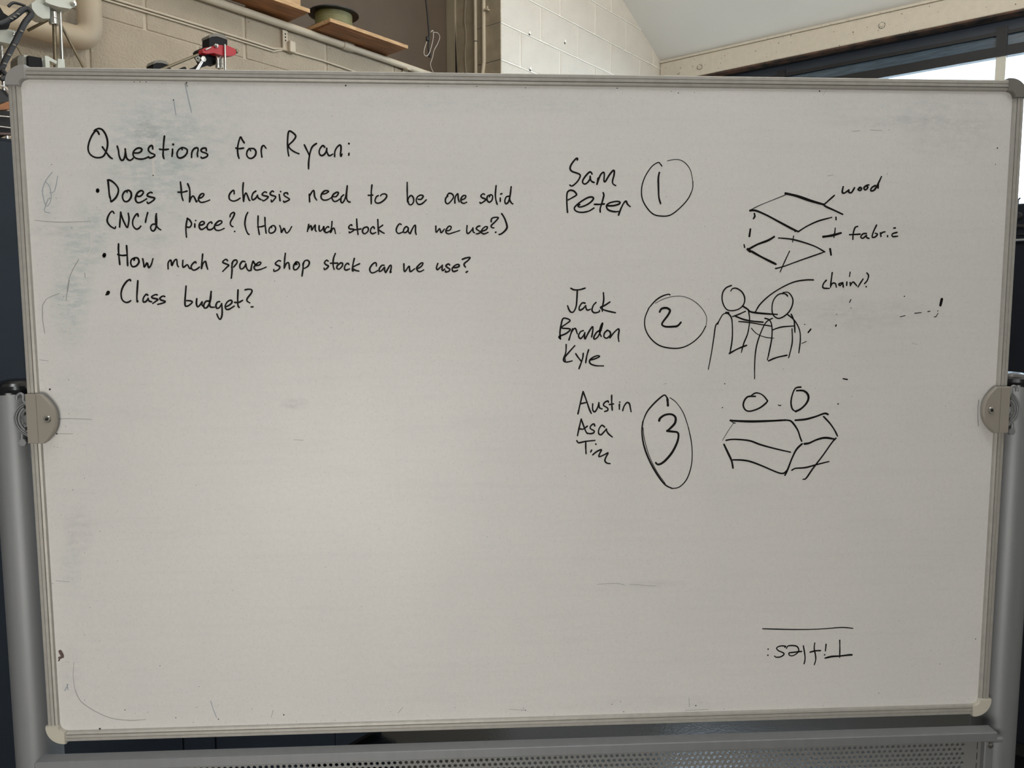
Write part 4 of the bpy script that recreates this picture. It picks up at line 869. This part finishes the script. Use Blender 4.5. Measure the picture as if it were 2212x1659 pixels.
ink(SK, L_, [([(1478,372),(1474,310),(1470,270)], 5), ([(1470,270),(1440,225),(1400,235),(1290,330),(1180,460),(1120,600)], 3.4), [(1120,600),(1105,740),(1130,930),(1200,1130),(1310,1340),(1430,1500),(1540,1560)], ([(1540,1560),(1640,1540),(1740,1440),(1800,1290),(1825,1120),(1815,900),(1770,680)], 2.4), ([(1770,680),(1700,480),(1600,330),(1505,258)], 1.8), ([(1122,690),(1140,850),(1210,1090),(1320,1320),(1440,1490)], 1.6)], 3.6, label='hand-drawn oval around the number 3')
ink('handwritten_number', L_, [[(1352,590),(1370,550),(1440,505),(1530,498),(1585,540),(1580,620),(1520,690),(1465,735)], [(1465,735),(1540,745),(1610,755),(1630,800),(1610,900),(1540,1040),(1450,1150),(1380,1205),(1330,1215),(1305,1192)]], 4.8)
Mf = (1560, 360, 5.267)
ink(SK, Mf, [([(720,305),(850,335),(1010,390),(1150,430)], 5.5), ([(1150,430),(1180,455),(1280,500),(1370,543)], 3.8), ([(1275,328),(1210,385),(1160,430)], 3.4), ([(735,315),(600,370),(450,430),(325,490)], 1.5),
 ([(315,500),(380,500),(500,550),(640,625),(780,700),(865,740)], 4.2), ([(865,740),(960,680),(1090,620),(1245,578)], 3.2), ([(365,535),(370,565),(355,592)], 3.8), ([(320,712),(308,795)], 4.2), ([(248,888),(255,920)], 3), ([(1293,575),(1295,605)], 3.2), ([(1226,935),(1238,1005)], 4.2), ([(812,788),(800,860)], 2.2), ([(830,735)], 4),
 ([(1148,798),(1240,785),(1350,755)], 5), ([(1285,700),(1278,760),(1270,805)], 2.8), ([(590,798),(520,840),(400,885),(300,940)], 4.4), ([(290,940),(320,965)], 6), ([(335,965),(450,1030),(610,1110)], 4.6), ([(605,1160),(700,1135),(850,1080),(1020,1020),(1165,970)], 2.8),
 ([(1165,970),(1060,910),(920,860),(780,825),(640,812)], 3.2), ([(765,962),(710,1080),(658,1198)], 2.5)], 3, label='sketch of two stacked diamond-shaped plates')
ink(WD, Mf, [[(1375,230),(1365,290),(1390,300),(1440,265)], [(1440,265),(1440,290),(1470,295),(1505,240)], [(1570,235),(1545,260),(1570,272),(1585,248),(1560,236)], [(1640,215),(1612,240),(1625,265),(1655,240),(1645,215),(1668,208)], [(1740,215),(1700,240),(1690,275),(1730,265),(1770,200),(1810,115)], [(1775,190),(1772,245)]], 3.8)
ink(WD, Mf, [[(1540,680),(1510,695),(1490,760),(1485,828)], [(1448,775),(1570,768)], [(1640,760),(1600,765),(1575,800),(1600,815),(1640,780)], [(1640,780),(1642,805),(1670,818)], [(1755,665),(1720,740),(1705,800),(1740,800),(1765,770),(1740,758)], [(1805,795),(1798,752)], [(1800,770),(1825,748),(1852,742)], [(1880,785),(1880,798)], [(1950,700),(1970,697)], [(1988,748),(1935,765),(1938,795),(1995,792)]], 3.3)
Nf = (1500, 580, 3.95)
ink(WD, Nf, [[(1125,100),(1100,130),(1098,165),(1150,170)], [(1175,35),(1165,110),(1160,160)], [(1162,150),(1180,125),(1203,130),(1210,160)], [(1255,122),(1232,132),(1242,146),(1265,120)], [(1265,120),(1270,160)], [(1300,115),(1298,145)], ([(1328,30),(1322,70)], 2.4), [(1328,120),(1330,148)], [(1332,140),(1352,115),(1372,132),(1384,148)], [(1438,90),(1415,125),(1395,158)],
 [(1470,38),(1485,60),(1475,100),(1450,130)], ([(1465,155)], 3.8)], 3.2)
ink(SK, Nf, [([(1015,98),(950,98),(850,115),(740,165),(640,230),(560,305),(520,370)], 3), [(315,145),(270,165),(240,210),(238,280),(270,345),(320,360),(380,345),(420,305),(428,250),(405,200),(360,170),(325,172),(310,192)],
 [(795,235),(770,215),(720,220),(680,260),(662,320),(668,390),(710,425),(760,410),(810,365),(838,300),(835,250),(800,205),(755,205)], ([(275,380),(240,395),(205,455),(180,490),(165,590),(145,720),(118,860)], 2.6), ([(205,455),(198,475)], 3), ([(270,378),(290,380)], 5), [(275,375),(310,410),(322,470),(322,600),(303,720)], ([(297,725),(370,685),(445,655)], 3.4),
 ([(460,355),(470,440),(455,550),(420,640),(400,715)], 2.8), ([(410,320),(450,345),(480,370),(560,382),(640,388),(705,392)], 3.8), [(325,410),(380,390),(435,365)], ([(345,405),(420,435),(500,450),(585,458)], 3.4), ([(378,452),(480,462),(580,480),(660,492)], 2.6), ([(485,508),(530,555),(600,585),(678,595)], 1.8),
 [(600,425),(640,440),(660,490),(660,590),(640,700),(622,780)], ([(665,425),(610,460),(565,550),(530,660),(515,780),(513,940)], 2.8), [(665,525),(740,500),(850,490)], ([(832,515),(835,620),(820,700),(803,762)], 2.8), ([(632,788),(700,760),(790,740)], 3.4), ([(790,390),(850,440),(895,520),(903,610),(890,720)], 2.8), ([(825,390),(850,450),(857,545)], 3)], 2.9, label='sketch of two figures joined at the shoulders')
for _t in [([(940,477)], 2.6), ([(992,518),(970,546)], 3.6), ([(915,640),(955,622)], 1.6), ([(1335,265),(1322,290)], 2.2), ([(1335,337)], 2.2), ([(1212,391)], 2), ([(1209,482),(1205,492)], 3.2), ([(1790,237)], 3), ([(1755,412),(1798,402)], 1.6), ([(1878,382),(1935,376)], 1.8), ([(1990,368),(2010,365)], 1.8),
 ([(2110,262),(2098,314)], 6), ([(2045,412),(2060,410),(2078,382)], 1.8), ([(1268,940),(1305,947)], 2.8), ([(258,983)], 2.6), ([(2075,362)], 2.6)]: ink('marker_tick', Nf, [_t], 2)
O = (1520, 800, 6.144)
ink(SK, O, [[(685,345),(590,348),(540,400),(525,470),(560,530),(630,540),(740,500),(820,440),(848,405)], ([(848,405),(800,345),(750,310),(690,300),(635,330)], 3), ([(1290,222),(1220,235),(1180,310),(1158,420),(1175,510),(1220,545)], 3.4), ([(1220,545),(1290,510),(1360,440),(1390,370),(1375,310),(1320,270),(1235,270)], 4.6),
 ([(355,665),(450,672),(650,678),(900,670),(1080,660)], 4.8), ([(1080,660),(1150,670),(1200,720),(1250,800),(1280,890),(1300,940)], 3.8), ([(1215,662),(1350,650),(1480,615),(1600,572),(1650,585)], 4.2), ([(1590,612),(1680,710),(1740,800),(1775,872)], 3.4), ([(355,665),(390,695),(420,700)], 2), ([(395,700),(320,810),(248,930)], 1.2),
 [(298,928),(400,915),(600,932),(750,985),(950,1040),(1150,1085)], ([(270,985),(320,1090),(370,1200),(388,1295)], 4.4), [(388,1188),(500,1190),(620,1210),(780,1270),(980,1355),(1060,1365),(1100,1330)], ([(1305,975),(1230,1050),(1170,1170),(1120,1300),(1078,1392)], 4), ([(1335,975),(1400,965),(1500,920),(1610,895),(1725,910)], 4.4),
 ([(1755,900),(1700,960),(1580,1130),(1450,1300),(1360,1430),(1318,1445)], 3.4), ([(1170,1325),(1220,1300),(1350,1290),(1500,1250),(1660,1210)], 3.4)], 3.7, label='sketch of a box-shaped vehicle with two heads')
for _t in [([(990,460),(1008,468),(1025,462)], 2.2), ([(278,178)], 2.4), ([(245,494),(252,494)], 2.2), ([(1782,445)], 3.6), ([(1967,345)], 1.6)]: ink('marker_tick', O, [_t], 2)
Pf = (1620, 1330, 8.508)
ink('underline', Pf, [[(232,238),(450,245),(750,252),(1150,250),(1450,232),(1700,215),(1890,232)]], 2.4)
ink(WD, Pf, [([(1872,718),(1800,722),(1650,740),(1500,750),(1380,778)], 4), [(1648,448),(1650,600),(1648,765)], ([(1398,522),(1385,645)], 3), ([(1370,718)], 3.6), [(1190,500),(1180,600),(1205,740),(1205,820),(1180,900)], ([(1105,668),(1200,645),(1295,640)], 3.6), [(980,550),(1005,700),(1010,800),(993,885)],
 [(950,655),(860,665),(760,675),(715,685),(725,725),(780,735),(850,700),(895,640),(870,570),(800,548),(700,555),(670,600)], [(640,580),(650,560),(560,555),(490,590),(520,640),(610,680),(620,715),(560,755),(480,760),(450,740)], ([(332,612)], 3.6), ([(328,725)], 3.6)], 2.9, label='word written upside down')
# faint old marks, scuffs and specks
Z1 = (0, 0, 1)
for _t in [([(400,181),(405,205),(412,235),(414,243)], 2.2), ([(375,216),(378,235),(380,248)], 1.8), ([(113,372),(98,392),(92,415),(100,445),(110,432),(108,405),(98,392)], 1.6), ([(125,380),(118,412),(108,416)], 1.4), ([(104,430),(96,455),(108,460)], 1.6), ([(455,1514),(460,1530),(468,1550)], 1.5), ([(140,1492),(147,1478)], 2), ([(145,1478),(147,1490)], 2)]: ink('old_blue_mark', Z1, [_t], 1.5, m_ghostblue, base=-0.0002)
for _t in [([(121,905),(150,904),(198,906)], 1.2), ([(92,660),(92,690),(97,720)], 1.4), ([(92,660),(102,645),(128,634)], 1.4), ([(162,1490),(175,1515),(205,1536),(240,1551),(280,1556),(315,1554)], 1.2), ([(160,1430),(158,1460),(162,1490)], 0.8), ([(590,1534),(586,1549)], 1.2), ([(75,476),(130,480),(195,478)], 1.2), ([(150,605),(146,630)], 1.6), ([(1488,1507),(1489,1527)], 1.2), ([(2114,864),(2112,890),(2113,920)], 2),
 ([(85,777),(105,780)], 1), ([(124,937),(158,937)], 1), ([(121,1254),(150,1257)], 1), ([(1480,1535),(1530,1532)], 1), ([(170,560),(150,600),(143,650)], 1.4), ([(183,590),(184,600)], 1.4), ([(860,1540),(870,1528)], 1), ([(1290,1262),(1330,1260),(1350,1264)], 0.9), ([(1360,1262),(1418,1266)], 0.9), ([(635,950),(655,951)], 0.9), ([(1970,742),(1982,744)], 0.9), ([(1840,284),(1858,282)], 1), ([(1880,281),(1905,282)], 1), ([(1795,180),(1778,205)], 0.7), ([(405,186),(400,181)], 3),
 ([(1100,1532),(1135,1534)], 0.9), ([(1432,830),(1440,828)], 0.9), ([(1787,380),(1800,378)], 1)]: ink('faint_scratch', Z1, [_t], 1.2, m_ghost, base=-0.0002)
sp = []
for (x, y, r) in ((403,179,3), (375,216,2.6), (747,185,3.4), (331,379,2.6), (52,331,4.2), (108,841,4), (123,937,3.2), (270,1533,2.4), (1340,1515,1.8), (1503,1524,3), (1322,1521,2), (1347,1537,2.2), (1465,201,2.4), (1770,197,3.2), (1920,281,1.6), (1916,376,1.6), (346,1438,2), (472,1553,2.6), (613,1544,3), (216,1574,4), (2154,320,3.2), (2107,1380,2.6), (158,1058,1.8), (183,1033,1.6), (183,1512,1.6), (2150,355,2), (380,1550,2.4), (1135,1534,2.4), (455,195,1), (290,177,2), (303,177,2), (316,177,2), (925,187,1.6), (1030,187,2), (1135,190,2), (1333,191,2.4), (2030,1434,2), (1898,1497,2), (922,463,1.4), (640,1558,1.6), (320,1538,1.4), (430,1483,1.6), (1450,198,1.6), (1500,200,1.6), (620,640,1.2), (1085,390,1.2)):
    sp.append(([(x, y)], r))
rng = random.Random(3)
for _ in range(60): sp.append(([(rng.uniform(130, 2080), rng.uniform(210, 1530))], rng.uniform(0.8, 1.5)))
for _ in range(40): sp.append(([(rng.uniform(90, 230), rng.uniform(350, 1500))], rng.uniform(0.8, 1.7)))
for _ in range(40): sp.append(([(rng.uniform(250, 2080), 1565 - rng.uniform(0, 50))], rng.uniform(0.8, 1.6)))
o = ink('ink_specks', Z1, sp, 2, m_inkthin); o['kind'] = 'stuff'
for _t in [([(130,1407),(135,1416)], 7), ([(128,1421),(136,1419)], 5), ([(127,1427),(129,1424)], 3)]: ink('brown_scuff', Z1, [_t], 4, m_brownmark)
for _t in [([(333,302),(332,330),(331,352),(333,380)], 5.5), ([(195,500),(198,530),(190,552)], 2), ([(150,695),(142,740)], 2)]: ink('wiped_streak', Z1, [_t], 4, m_wipe, base=-0.00012)
